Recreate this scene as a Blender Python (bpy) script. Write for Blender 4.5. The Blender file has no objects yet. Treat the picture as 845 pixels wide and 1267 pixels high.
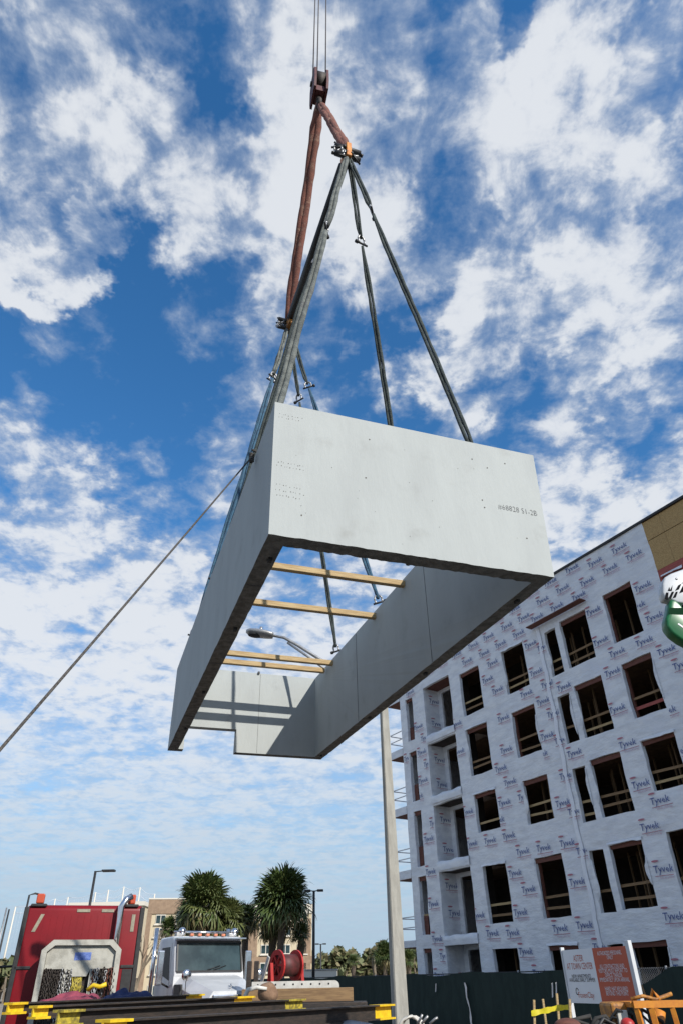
import bpy, bmesh, math, random
import numpy as np
from mathutils import Vector, Matrix
random.seed(7); rng = np.random.default_rng(7)
S = bpy.context.scene; COL = S.collection; PI = math.pi

# ------------------------------------------------------------------ camera
FPX, CX, CY, CAMZ = 830.0, 422.5, 633.5, 1.75
PITCH, ROLL = math.atan(580/830.), math.atan(24/1188.)
cp, sp = math.cos(PITCH), math.sin(PITCH)
Fv = Vector((0, cp, sp)); R0 = Vector((1, 0, 0)); U0 = Vector((0, -sp, cp))
Rv = R0*math.cos(ROLL)-U0*math.sin(ROLL); Uv = R0*math.sin(ROLL)+U0*math.cos(ROLL)
CAM = Vector((0, 0, CAMZ))
cam = bpy.data.objects.new('camera', bpy.data.cameras.new('camera')); COL.objects.link(cam)
cam.data.sensor_fit = 'VERTICAL'; cam.data.sensor_height = 36; cam.data.lens = FPX/1267*36
cam.data.clip_start = 0.05; cam.data.clip_end = 6000
cam.matrix_world = Matrix(((Rv.x, Uv.x, -Fv.x, 0), (Rv.y, Uv.y, -Fv.y, 0), (Rv.z, Uv.z, -Fv.z, CAMZ), (0, 0, 0, 1)))
S.camera = cam
def ray(x, y): return Fv+Rv*((x-CX)/FPX)+Uv*((CY-y)/FPX)
def at_y(x, y, Y):
    d = ray(x, y); return CAM+d*(Y/d.y)
def at_z(x, y, z):
    d = ray(x, y); return CAM+d*((z-CAMZ)/d.z)
# precast box frame (fitted to the photograph's perspective)
BO = Vector((-0.6585964, 5.06094298, 5.06212918))
BX = Vector((0.94530896, 0.32595269, 0.0120755)); BY = Vector((-0.32617623, 0.94468413, 0.0343652)); BZ = BX.cross(BY)
def bw(a, b, c): return BO+BX*a+BY*b+BZ*c

# ------------------------------------------------------------------ light
SUN = (BX*.45-BY*1.0+BZ*.73).normalized()
el = math.asin(SUN.z); az = math.atan2(SUN.x, SUN.y)
sun = bpy.data.objects.new('sun', bpy.data.lights.new('sun', 'SUN')); COL.objects.link(sun)
sun.data.energy = 4.2; sun.data.angle = math.radians(.53); sun.data.color = (1, .95, .87)
sun.rotation_euler = (-SUN).to_track_quat('-Z', 'Y').to_euler()
S.view_settings.view_transform = 'Standard'; S.view_settings.look = 'None'
S.view_settings.exposure = 0.3; S.view_settings.gamma = 1

W = bpy.data.worlds.new('World'); S.world = W; W.use_nodes = True
nt = W.node_tree; nt.nodes.clear(); L = nt.links
def N(t, **k):
    n = nt.nodes.new(t)
    for a, v in k.items(): setattr(n, a, v)
    return n
def math_(op, a, b=None, c=None, clamp=False):
    n = N('ShaderNodeMath', operation=op, use_clamp=clamp)
    for i, v in enumerate((a, b, c)):
        if v is None: continue
        if isinstance(v, (int, float)): n.inputs[i].default_value = v
        else: L.new(v, n.inputs[i])
    return n.outputs[0]
def mrange(v, a, b, c, d, smooth=True):
    n = N('ShaderNodeMapRange', interpolation_type='SMOOTHSTEP' if smooth else 'LINEAR')
    L.new(v, n.inputs['Value'])
    for k, x in zip(('From Min', 'From Max', 'To Min', 'To Max'), (a, b, c, d)): n.inputs[k].default_value = x
    return n.outputs['Result']
sky = N('ShaderNodeTexSky', sky_type='NISHITA'); sky.sun_disc = False
sky.sun_elevation = el; sky.sun_rotation = az; sky.air_density = 1.0; sky.dust_density = .1; sky.ozone_density = 2.2
hs = N('ShaderNodeHueSaturation'); L.new(sky.outputs[0], hs.inputs['Color']); hs.inputs['Saturation'].default_value = 1.3; hs.inputs['Value'].default_value = 1.5
tc = N('ShaderNodeTexCoord'); DIR = tc.outputs['Generated']
sx = N('ShaderNodeSeparateXYZ'); L.new(DIR, sx.inputs[0])
zz = math_('ADD', math_('MAXIMUM', sx.outputs[2], 0.0), .13)
pl = N('ShaderNodeCombineXYZ'); L.new(math_('DIVIDE', sx.outputs[0], zz), pl.inputs[0]); L.new(math_('DIVIDE', sx.outputs[1], zz), pl.inputs[1])
def noise(vec, scale, detail, rough, dist=0.0):
    n = N('ShaderNodeTexNoise', noise_dimensions='2D'); L.new(vec, n.inputs['Vector'])
    n.inputs['Scale'].default_value = scale; n.inputs['Detail'].default_value = detail
    n.inputs['Roughness'].default_value = rough; n.inputs['Distortion'].default_value = dist
    return n
# warped directions make the big cloud fields ragged
wn = noise(pl.outputs[0], 2.6, 6, .62)
wv = N('ShaderNodeVectorMath', operation='SUBTRACT'); L.new(wn.outputs['Color'], wv.inputs[0]); wv.inputs[1].default_value = (.5, .5, .5)
ws = N('ShaderNodeVectorMath', operation='SCALE'); L.new(wv.outputs[0], ws.inputs[0]); ws.inputs['Scale'].default_value = .22
wn2 = noise(pl.outputs[0], 9.0, 5, .6)
wv2 = N('ShaderNodeVectorMath', operation='SUBTRACT'); L.new(wn2.outputs['Color'], wv2.inputs[0]); wv2.inputs[1].default_value = (.5, .5, .5)
ws2 = N('ShaderNodeVectorMath', operation='SCALE'); L.new(wv2.outputs[0], ws2.inputs[0]); ws2.inputs['Scale'].default_value = .16
wsum = N('ShaderNodeVectorMath', operation='ADD'); L.new(ws.outputs[0], wsum.inputs[0]); L.new(ws2.outputs[0], wsum.inputs[1])
wa = N('ShaderNodeVectorMath', operation='ADD'); L.new(DIR, wa.inputs[0]); L.new(wsum.outputs[0], wa.inputs[1])
wd = N('ShaderNodeVectorMath', operation='NORMALIZE'); L.new(wa.outputs[0], wd.inputs[0])
CL = [  # cloud fields and clear gaps: heading on the photograph, angular size, weight
 (30,90,75,.5),(150,30,90,.4),(240,130,45,.35),(100,210,85,.4),(190,240,100,.5),(290,265,90,.5),(340,230,60,.4),(28,325,44,1.3),(85,322,36,1.2),(62,365,38,1.3),(78,398,24,1.0),(0,360,30,.8),
 (450,140,110,.75),(480,70,80,.4),(440,230,90,.5),(400,330,60,.4),(720,90,85,.65),(770,40,70,.5),(670,160,75,.5),(620,220,75,.5),(800,185,55,.4),(580,70,40,.3),(590,200,40,.3),
 (640,335,90,.65),(560,355,65,.55),(730,300,75,.55),(790,285,45,.4),(700,420,60,.3),(770,380,60,.3),(800,465,48,.55),(700,470,40,.3),(560,455,60,.4),(490,440,45,.3),(690,555,50,.4),(540,500,40,.3),
 (780,620,110,.6),(700,640,60,.45),(60,590,65,.3),(130,570,50,.2),(60,690,90,.5),(150,730,100,.5),(260,700,90,.3),(250,460,28,.3),(300,500,50,.15),(290,560,60,.2),
 (95,95,42,-.75),(25,160,45,-.4),(275,70,48,-.8),(292,130,45,-.7),(205,40,22,-.4),(330,15,40,-.3),(150,300,22,-.4),(175,380,70,-.9),(20,430,60,-.7),(160,440,110,-.9),(270,400,70,-.7),(60,480,80,-.5),(225,560,70,-.55),(170,620,50,-.4),(310,330,25,-.4),
 (505,85,40,-.7),(485,25,40,-.6),(627,30,20,-.6),(626,70,20,-.7),(633,115,24,-.75),(640,150,16,-.4),(815,90,45,-.55),(835,30,40,-.4),(528,265,48,-.85),(585,290,35,-.5),(745,265,22,-.4),(825,245,25,-.4),(815,320,35,-.4),
 (720,360,25,-.3),(640,400,32,-.45),(470,400,30,-.5),(400,430,50,-.6),(440,480,40,-.5),(610,490,40,-.4),(725,520,70,-.7),(790,530,50,-.6),(660,590,25,-.3),(840,560,40,-.3),
 (100,885,40,-.3),(60,965,35,-.25),(30,820,25,-.2),(420,1000,60,-.15)]
cov = None
for (x, y, r, w) in CL:
    d = ray(x, y).normalized()
    d2 = ray(x+r*.72, y+r*.72).normalized(); d3 = ray(x-r*.72, y-r*.72).normalized()
    a = .5*math.acos(max(-1, min(1, d2.dot(d3))))
    dt = N('ShaderNodeVectorMath', operation='DOT_PRODUCT'); L.new(wd.outputs[0], dt.inputs[0]); dt.inputs[1].default_value = d
    v = mrange(dt.outputs['Value'], math.cos(a*1.75), math.cos(a*.1), 0, w*(.85 if w > 0 else .8))
    cov = v if cov is None else math_('ADD', cov, v)
cov = math_('SUBTRACT', math_('MAXIMUM', math_('MINIMUM', cov, .72), -.85), .1)
low = mrange(sx.outputs[2], math.sin(math.radians(20)), math.sin(math.radians(34)), .78, .08)
n1 = noise(pl.outputs[0], 5.0, 9, .6, .2).outputs['Fac']
n2 = noise(pl.outputs[0], 11.0, 7, .6, .4).outputs['Fac']
st = N('ShaderNodeMapping'); L.new(pl.outputs[0], st.inputs[0]); st.inputs['Scale'].default_value = (.55, 1.9, 1); st.inputs['Rotation'].default_value = (0, 0, .35)
n3 = noise(st.outputs[0], 2.6, 7, .58, .3).outputs['Fac']
hi = mrange(sx.outputs[2], .42, .62, 0, 1)
nn = math_('ADD', math_('MULTIPLY', math_('SUBTRACT', n1, .5), 3.3), math_('MULTIPLY', math_('SUBTRACT', n2, .5), 1.7))
pw = N('ShaderNodeVectorMath', operation='ADD'); pws = N('ShaderNodeVectorMath', operation='SCALE'); L.new(wv2.outputs[0], pws.inputs[0]); pws.inputs['Scale'].default_value = .22
L.new(pl.outputs[0], pw.inputs[0]); L.new(pws.outputs[0], pw.inputs[1])
def puff(scale):
    n = N('ShaderNodeTexVoronoi', feature='SMOOTH_F1', voronoi_dimensions='2D'); L.new(pw.outputs[0], n.inputs['Vector']); n.inputs['Scale'].default_value = scale; n.inputs['Smoothness'].default_value = .6
    return math_('SUBTRACT', .45, n.outputs['Distance'])
pf = math_('ADD', math_('MULTIPLY', puff(7.0), 1.1), math_('MULTIPLY', puff(15.0), .7))
soft = mrange(sx.outputs[2], math.sin(math.radians(12)), math.sin(math.radians(34)), .3, 1)
nn = math_('MULTIPLY', math_('ADD', nn, pf), soft)
n4 = noise(pl.outputs[0], 27.0, 5, .6, .3).outputs['Fac']
nn = math_('ADD', nn, math_('MULTIPLY', math_('SUBTRACT', n4, .5), .75))
nn = math_('ADD', nn, math_('MULTIPLY', math_('SUBTRACT', n3, .5), math_('SUBTRACT', 1.2, hi)))
den = math_('ADD', math_('ADD', cov, low), nn)
dens = mrange(math_('SUBTRACT', den, .06), -.8, 1.15, 0, .94)
# thinning towards the pale band above the horizon
thin = mrange(sx.outputs[2], -.05, .36, 1, 0)
shade = mrange(math_('ADD', den, math_('MULTIPLY', math_('SUBTRACT', n2, .5), 1.0)), .0, 1.0, 0, 1)
cc = N('ShaderNodeMix', data_type='RGBA'); L.new(shade, cc.inputs['Factor'])
cc.inputs['A'].default_value = (3.5, 4.2, 5.3, 1); cc.inputs['B'].default_value = (6.4, 6.65, 7.0, 1)
mx = N('ShaderNodeMix', data_type='RGBA'); L.new(dens, mx.inputs['Factor']); L.new(hs.outputs[0], mx.inputs['A']); L.new(cc.outputs['Result'], mx.inputs['B'])
hz = N('ShaderNodeMix', data_type='RGBA'); L.new(math_('MULTIPLY', thin, .95), hz.inputs['Factor']); L.new(mx.outputs['Result'], hz.inputs['A']); hz.inputs['B'].default_value = (2.9, 4.1, 5.4, 1)
bg = N('ShaderNodeBackground'); L.new(hz.outputs['Result'], bg.inputs[0]); bg.inputs[1].default_value = .1
wo = N('ShaderNodeOutputWorld'); L.new(bg.outputs[0], wo.inputs[0])

# ------------------------------------------------------------------ materials
def lin(c): return tuple(((v/255)/12.92 if v/255 <= .04045 else ((v/255+.055)/1.055)**2.4) for v in c)
def mat(name, col, rough=.7, col2=None, scale=5, metal=0, bump=0, bscale=30, stretch=None, detail=5, spec=None, contrast=(.35, .65), bdist=.02, col3=None, scale3=1.2, c3=(.5, .75), coat=0):
    m = bpy.data.materials.new(name); m.use_nodes = True; t = m.node_tree; b = t.nodes['Principled BSDF']
    b.inputs['Base Color'].default_value = (*col, 1); b.inputs['Roughness'].default_value = rough; b.inputs['Metallic'].default_value = metal
    if spec is not None: b.inputs['Specular IOR Level'].default_value = spec
    if coat: b.inputs['Coat Weight'].default_value = coat; b.inputs['Coat Roughness'].default_value = .08
    g = t.nodes.new('ShaderNodeTexCoord'); vec = g.outputs['Object']
    if stretch:
        mp = t.nodes.new('ShaderNodeMapping'); t.links.new(vec, mp.inputs[0]); mp.inputs['Scale'].default_value = stretch; vec2 = mp.outputs[0]
    else: vec2 = vec
    def nz(v, s, d=detail):
        n = t.nodes.new('ShaderNodeTexNoise'); t.links.new(v, n.inputs['Vector']); n.inputs['Scale'].default_value = s; n.inputs['Detail'].default_value = d; n.inputs['Roughness'].default_value = .62
        return n.outputs['Fac']
    def mr(v, a, c):
        n = t.nodes.new('ShaderNodeMapRange'); n.interpolation_type = 'SMOOTHSTEP'; t.links.new(v, n.inputs['Value']); n.inputs['From Min'].default_value = a; n.inputs['From Max'].default_value = c; return n.outputs['Result']
    out = None
    if col2:
        x = t.nodes.new('ShaderNodeMix'); x.data_type = 'RGBA'; t.links.new(mr(nz(vec2, scale), *contrast), x.inputs['Factor'])
        x.inputs['A'].default_value = (*col, 1); x.inputs['B'].default_value = (*col2, 1); out = x.outputs['Result']
    if col3:
        x = t.nodes.new('ShaderNodeMix'); x.data_type = 'RGBA'; t.links.new(mr(nz(vec, scale3, 8), *c3), x.inputs['Factor'])
        if out: t.links.new(out, x.inputs['A'])
        else: x.inputs['A'].default_value = (*col, 1)
        x.inputs['B'].default_value = (*col3, 1); out = x.outputs['Result']
    if out: t.links.new(out, b.inputs['Base Color'])
    if bump:
        bp = t.nodes.new('ShaderNodeBump'); bp.inputs['Strength'].default_value = bump; bp.inputs['Distance'].default_value = bdist
        t.links.new(nz(vec2, bscale), bp.inputs['Height']); t.links.new(bp.outputs[0], b.inputs['Normal'])
    return m
M = {}
M['concrete'] = mat('concrete', (.405, .43, .422), .85, (.36, .382, .377), 1.3, bump=.18, bscale=14, contrast=(.3, .8), stretch=(1.6, 1.6, .45), col3=(.30, .31, .30), scale3=2.2, c3=(.54, .85))
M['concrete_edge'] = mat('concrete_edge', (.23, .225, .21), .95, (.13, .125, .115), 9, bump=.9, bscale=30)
M['joint'] = mat('joint', (.16, .16, .155), .9, (.1, .1, .1), 8)
M['stencil'] = mat('stencil', (.06, .06, .065), .8, (.3, .31, .3), 40, contrast=(.45, .75))
M['rust_spot'] = mat('rust_spot', (.10, .09, .08), .9)
M['timber'] = mat('timber', (.47, .35, .18), .75, (.34, .225, .10), 3, stretch=(1, 14, 14), bump=.3, bscale=6)
M['timber_dark'] = mat('timber_dark', (.27, .17, .08), .8, (.17, .10, .05), 3, stretch=(1, 12, 12), bump=.3)
M['stud'] = mat('stud', (.30, .20, .11), .85, (.19, .12, .065), 3, stretch=(8, 8, 1))
M['header'] = mat('header', (.16, .055, .035), .75, (.10, .035, .025), 3, stretch=(1, 8, 8), bump=.2)
M['redwood'] = mat('redwood', (.40, .095, .075), .75, (.29, .07, .055), 3, stretch=(1, 8, 8), bump=.2)
M['osb'] = mat('osb', (.50, .33, .14), .85, (.36, .225, .09), 26, bump=.3, bscale=40, contrast=(.42, .58), col3=(.40, .26, .11), scale3=3)
M['wrap'] = mat('wrap', (.79, .80, .815), .5, (.65, .665, .70), 1.8, stretch=(.7, 1, 1.9), bump=.75, bscale=1.7, detail=10, col3=(.69, .71, .77), scale3=.6, bdist=.09)
M['wrap_in'] = mat('wrap_in', (.62, .62, .63), .6, (.53, .53, .54), 1.3, bump=.5, bscale=3)
M['tape'] = mat('tape', (.80, .81, .84), .35, (.72, .73, .78), 2, bump=.6, bscale=6)
M['print_blue'] = mat('print_blue', (.035, .055, .20), .6, (.10, .14, .32), 5)
M['print_red'] = mat('print_red', (.38, .16, .20), .6, (.50, .16, .20), 12)
M['print_pale'] = mat('print_pale', (.52, .30, .38), .6, (.60, .45, .52), 14)
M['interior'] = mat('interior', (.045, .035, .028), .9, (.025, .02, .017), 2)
M['ply'] = mat('ply', (.20, .125, .07), .85, (.13, .08, .05), 4, bump=.2)
M['dark_steel'] = mat('dark_steel', (.035, .032, .03), .6, (.065, .05, .042), 9, metal=.3, bump=.3, bscale=40, stretch=(1, 6, 6), spec=.35)
M['yellow'] = mat('yellow', (.72, .50, .015), .55, (.60, .38, .012), 14, bump=.15, col3=(.30, .2, .03), scale3=9, c3=(.6, .75))
M['yellow_old'] = mat('yellow_old', (.45, .36, .04), .6, (.16, .13, .03), 20, bump=.15)
M['sling'] = mat('sling', (.065, .082, .078), .9, (.032, .042, .042), 9, bump=.9, bscale=60, stretch=(1, 1, 1))
M['sling_pale'] = mat('sling_pale', (.17, .185, .17), .9, (.085, .095, .09), 7, bump=.9, bscale=50, col3=(.10, .10, .10), scale3=5, c3=(.55, .7))
M['sling_blue'] = mat('sling_blue', (.045, .12, .19), .85, (.03, .07, .12), 9, bump=.9, bscale=50)
M['sling_red'] = mat('sling_red', (.22, .085, .06), .9, (.12, .045, .035), 6, bump=.9, bscale=45, col3=(.30, .17, .12), scale3=6, c3=(.5, .7))
M['rope'] = mat('rope', (.11, .10, .09), .95, (.05, .045, .04), 60, bump=.8, bscale=80)
M['cable'] = mat('cable', (.06, .055, .06), .6, metal=.4)
M['black'] = mat('black', (.012, .012, .013), .55, (.022, .022, .023), 8)
M['rubber'] = mat('rubber', (.02, .02, .02), .85, (.035, .033, .03), 9)
M['galv'] = mat('galv', (.42, .42, .42), .45, (.30, .30, .30), 9, metal=.7)
M['chrome'] = mat('chrome', (.75, .75, .76), .16, (.6, .6, .6), 4, metal=1)
M['orange'] = mat('orange', (.62, .24, .02), .5, (.50, .17, .02), 8)
M['orange_rust'] = mat('orange_rust', (.48, .21, .03), .6, (.2, .08, .025), 14)
M['crane_red'] = mat('crane_red', (.11, .025, .025), .6, (.06, .02, .018), 8)
M['red_paint'] = mat('red_paint', (.20, .006, .011), .42, (.17, .005, .010), 1.2, col3=(.13, .006, .009), scale3=.8, spec=.3)
M['red_metal'] = mat('red_metal', (.45, .025, .022), .45, (.35, .02, .018), 5)
M['aluminium'] = mat('aluminium', (.42, .41, .36), .5, (.30, .29, .25), 4, metal=.1, bump=.2)
M['white_paint'] = mat('white_paint', (.60, .615, .63), .35, (.52, .535, .55), 2, coat=.3)
M['pale_paint'] = mat('pale_paint', (.6, .59, .54), .55, (.48, .46, .42), 5)
M['glass'] = mat('glass', (.012, .026, .03), .10, (.035, .06, .065), 1.1, spec=.4)
M['tail'] = mat('tail', (.30, .28, .2), .5, (.22, .2, .15), 9)
M['lamp_red'] = mat('lamp_red', (.45, .07, .03), .35)
M['lamp_orange'] = mat('lamp_orange', (.5, .17, .09), .35)
M['blue_decal'] = mat('blue_decal', (.05, .10, .34), .5, (.15, .22, .5), 40)
M['tarp_red'] = mat('tarp_red', (.30, .055, .085), .75, (.20, .035, .06), 4, bump=.6, bscale=9)
M['tarp_blue'] = mat('tarp_blue', (.02, .035, .12), .75, (.012, .02, .075), 4, bump=.6, bscale=9)
M['tarp_grey'] = mat('tarp_grey', (.32, .33, .36), .7, (.2, .21, .24), 4, bump=.7, bscale=7, stretch=(1, 6, 1))
M['pole_concrete'] = mat('pole_concrete', (.36, .35, .31), .85, (.28, .27, .24), 4, bump=.3, stretch=(3, 3, .6))
M['screen'] = mat('screen', (.008, .020, .019), .75, (.013, .028, .026), 2, bump=.5, bscale=2.5, stretch=(2, 2, .6), spec=.25)
M['ground'] = mat('ground', (.30, .265, .21), .95, (.21, .185, .15), .6, bump=.5, bscale=3)
M['asphalt'] = mat('asphalt', (.06, .06, .06), .9, (.08, .08, .078), 2, bump=.4, bscale=30)
M['brick_tan'] = mat('brick_tan', (.30, .21, .14), .85, (.24, .165, .11), 3)
M['stucco'] = mat('stucco', (.55, .47, .33), .9, (.50, .42, .29), .6)
M['hotel_white'] = mat('hotel_white', (.62, .58, .50), .8)
M['trunk'] = mat('trunk', (.13, .10, .075), .95, (.08, .062, .048), 6, bump=.9, bscale=12, stretch=(1, 1, 3))
M['frond'] = mat('frond', (.075, .105, .028), .5, (.05, .08, .02), 1.2)
M['frond_dry'] = mat('frond_dry', (.16, .13, .05), .7, (.09, .08, .03), 2)
M['leaf_a'] = mat('leaf_a', (.11, .125, .05), .7, (.065, .085, .03), .5)
M['leaf_b'] = mat('leaf_b', (.19, .165, .085), .7, (.12, .11, .05), .5)
M['bark'] = mat('bark', (.22, .18, .13), .9, (.15, .12, .09), 4)
M['sign_white'] = mat('sign_white', (.78, .79, .80), .5, (.74, .75, .77), 3)
M['sign_red'] = mat('sign_red', (.52, .10, .045), .5, (.47, .09, .04), 3)
M['caution'] = mat('caution', (.72, .62, .02), .5, (.6, .5, .02), 12)
M['green_paint'] = mat('green_paint', (.010, .15, .042), .35, (.006, .11, .03), 2, coat=.15)
M['green_dark'] = mat('green_dark', (.006, .035, .015), .9, spec=.1)
M['marking'] = mat('marking', (.012, .012, .014), .95, spec=.05)
M['net'] = mat('net', (.6, .63, .68), .8)

# ------------------------------------------------------------------ mesh helpers
class MB:
    def __init__(s): s.v = []; s.f = []; s.m = []; s.mi = 0; s.sm = []; s.smooth = False
    def add(s, vs, fs):
        o = len(s.v); s.v += [tuple(v) for v in vs]
        for f in fs: s.f.append(tuple(i+o for i in f)); s.m.append(s.mi); s.sm.append(s.smooth)
        return s
    def box(s, a, b, bev=0):
        (x0, y0, z0), (x1, y1, z1) = a, b
        if bev <= 0:
            return s.add([(x0,y0,z0),(x1,y0,z0),(x1,y1,z0),(x0,y1,z0),(x0,y0,z1),(x1,y0,z1),(x1,y1,z1),(x0,y1,z1)],
                     [(0,3,2,1),(4,5,6,7),(0,1,5,4),(1,2,6,5),(2,3,7,6),(3,0,4,7)])
        bm = bmesh.new(); r = bmesh.ops.create_cube(bm, size=1)
        for v in bm.verts: v.co = ((x0+x1)/2+v.co.x*(x1-x0), (y0+y1)/2+v.co.y*(y1-y0), (z0+z1)/2+v.co.z*(z1-z0))
        bmesh.ops.bevel(bm, geom=bm.edges[:], offset=bev, segments=2, affect='EDGES', profile=.5)
        return s.bm(bm)
    def bm(s, bm):
        bm.verts.index_update(); s.add([v.co[:] for v in bm.verts], [[v.index for v in f.verts] for f in bm.faces]); bm.free(); return s
    def beam(s, p, q, w, h, up=(0, 0, 1)):
        p, q = Vector(p), Vector(q); d = (q-p).normalized(); r = d.cross(Vector(up)).normalized(); u = r.cross(d)
        vs = [c+r*(a*w/2)+u*(b*h/2) for c in (p, q) for a, b in ((-1,-1),(1,-1),(1,1),(-1,1))]
        return s.add(vs, [(0,1,2,3),(7,6,5,4),(0,4,5,1),(1,5,6,2),(2,6,7,3),(3,7,4,0)])
    def tube(s, pts, r, n=8, caps=True):
        pts = [Vector(p) for p in pts]; k = len(pts); rs = r if isinstance(r, (list, tuple)) else [r]*k
        vs = []; ref = None
        for i, p in enumerate(pts):
            d = (pts[min(i+1, k-1)]-pts[max(i-1, 0)]).normalized()
            if ref is None: ref = Vector((0, 0, 1)) if abs(d.z) < .9 else Vector((1, 0, 0))
            x = d.cross(ref).normalized(); y = d.cross(x); ref = (-y if False else ref)
            for j in range(n):
                a = 2*PI*j/n; vs.append(p+(x*math.cos(a)+y*math.sin(a))*rs[i])
        fs = [(i*n+j, i*n+(j+1) % n, (i+1)*n+(j+1) % n, (i+1)*n+j) for i in range(k-1) for j in range(n)]
        if caps: fs += [tuple(range(n))[::-1], tuple((k-1)*n+j for j in range(n))]
        sm = s.smooth; s.smooth = True; s.add(vs, fs); s.smooth = sm; return s
    def prism(s, poly, ax, a, b):
        # poly: list of 2D points in the plane without axis ax; extruded along ax from a to b
        def P(p, t): 
            l = list(p); l.insert(ax, t); return tuple(l)
        n = len(poly); vs = [P(p, a) for p in poly]+[P(p, b) for p in poly]
        return s.add(vs, [tuple(range(n))[::-1], tuple(range(n, 2*n))]+[(i, (i+1) % n, n+(i+1) % n, n+i) for i in range(n)])
    def ell(s, c, r, nu=14, nv=9, half=False):
        vs = []; v1 = 0 if not half else 0
        for i in range(nv+1):
            t = (PI/2 if half else PI)*i/nv
            for j in range(nu):
                a = 2*PI*j/nu; vs.append((c[0]+r[0]*math.sin(t)*math.cos(a), c[1]+r[1]*math.sin(t)*math.sin(a), c[2]+r[2]*math.cos(t)))
        sm = s.smooth; s.smooth = True
        s.add(vs, [(i*nu+j, (i+1)*nu+j, (i+1)*nu+(j+1) % nu, i*nu+(j+1) % nu) for i in range(nv) for j in range(nu)]); s.smooth = sm; return s
    def mesh(s, name, *ms):
        me = bpy.data.meshes.new(name); me.from_pydata(s.v, [], s.f)
        for m in ms: me.materials.append(M[m] if isinstance(m, str) else m)
        me.polygons.foreach_set('material_index', s.m); me.polygons.foreach_set('use_smooth', s.sm)
        me.update(); return me
    def build(s, name, ms, parent=None, loc=None):
        ms = ms if isinstance(ms, (list, tuple)) else (ms,)
        return inst(s.mesh(name, *ms), name, parent, loc)
def inst(me, name, parent=None, loc=None, rot=None, scale=None):
    o = bpy.data.objects.new(name, me); COL.objects.link(o)
    if parent: o.parent = parent
    if loc is not None: o.location = loc
    if rot is not None: o.rotation_euler = rot
    if scale is not None: o.scale = scale
    return o
def tag(o, label, cat, group=None, kind=None):
    if kind: o['kind'] = kind
    if label: o['label'] = label
    if cat: o['category'] = cat
    if group: o['group'] = group
    return o
def thing(name, label, cat, loc=(0, 0, 0), rz=0, group=None):
    o = inst(None, name, None, loc, (0, 0, rz)); o.empty_display_size = .2
    return tag(o, label, cat, group)
def structure(o): o['kind'] = 'structure'; return o
def text_geo(txt, size, bold=0.0, res=2, align='CENTER'):
    cu = bpy.data.curves.new('txt', 'FONT'); cu.body = txt; cu.size = size; cu.resolution_u = res; cu.offset = bold; cu.align_x = align; cu.fill_mode = 'FRONT'
    o = bpy.data.objects.new('txt', cu); me = bpy.data.meshes.new_from_object(o)
    vs = [tuple(v.co) for v in me.vertices]; fs = [tuple(p.vertices) for p in me.polygons]
    bpy.data.objects.remove(o); bpy.data.curves.remove(cu); bpy.data.meshes.remove(me)
    return vs, fs
def sm(a, b, n): return [Vector(a).lerp(Vector(b), i/n) for i in range(n+1)]

# ------------------------------------------------------------------ ground
structure(MB().add([(-3000, -300, 0), (3000, -300, 0), (3000, 4000, 0), (-3000, 4000, 0)], [(0, 1, 2, 3)]).build('ground', 'ground'))
structure(MB().add([(-60, -20, .004), (60, -20, .004), (60, 10, .004), (-60, 30, .004)], [(0, 1, 2, 3)]).build('road', 'asphalt'))


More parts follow.
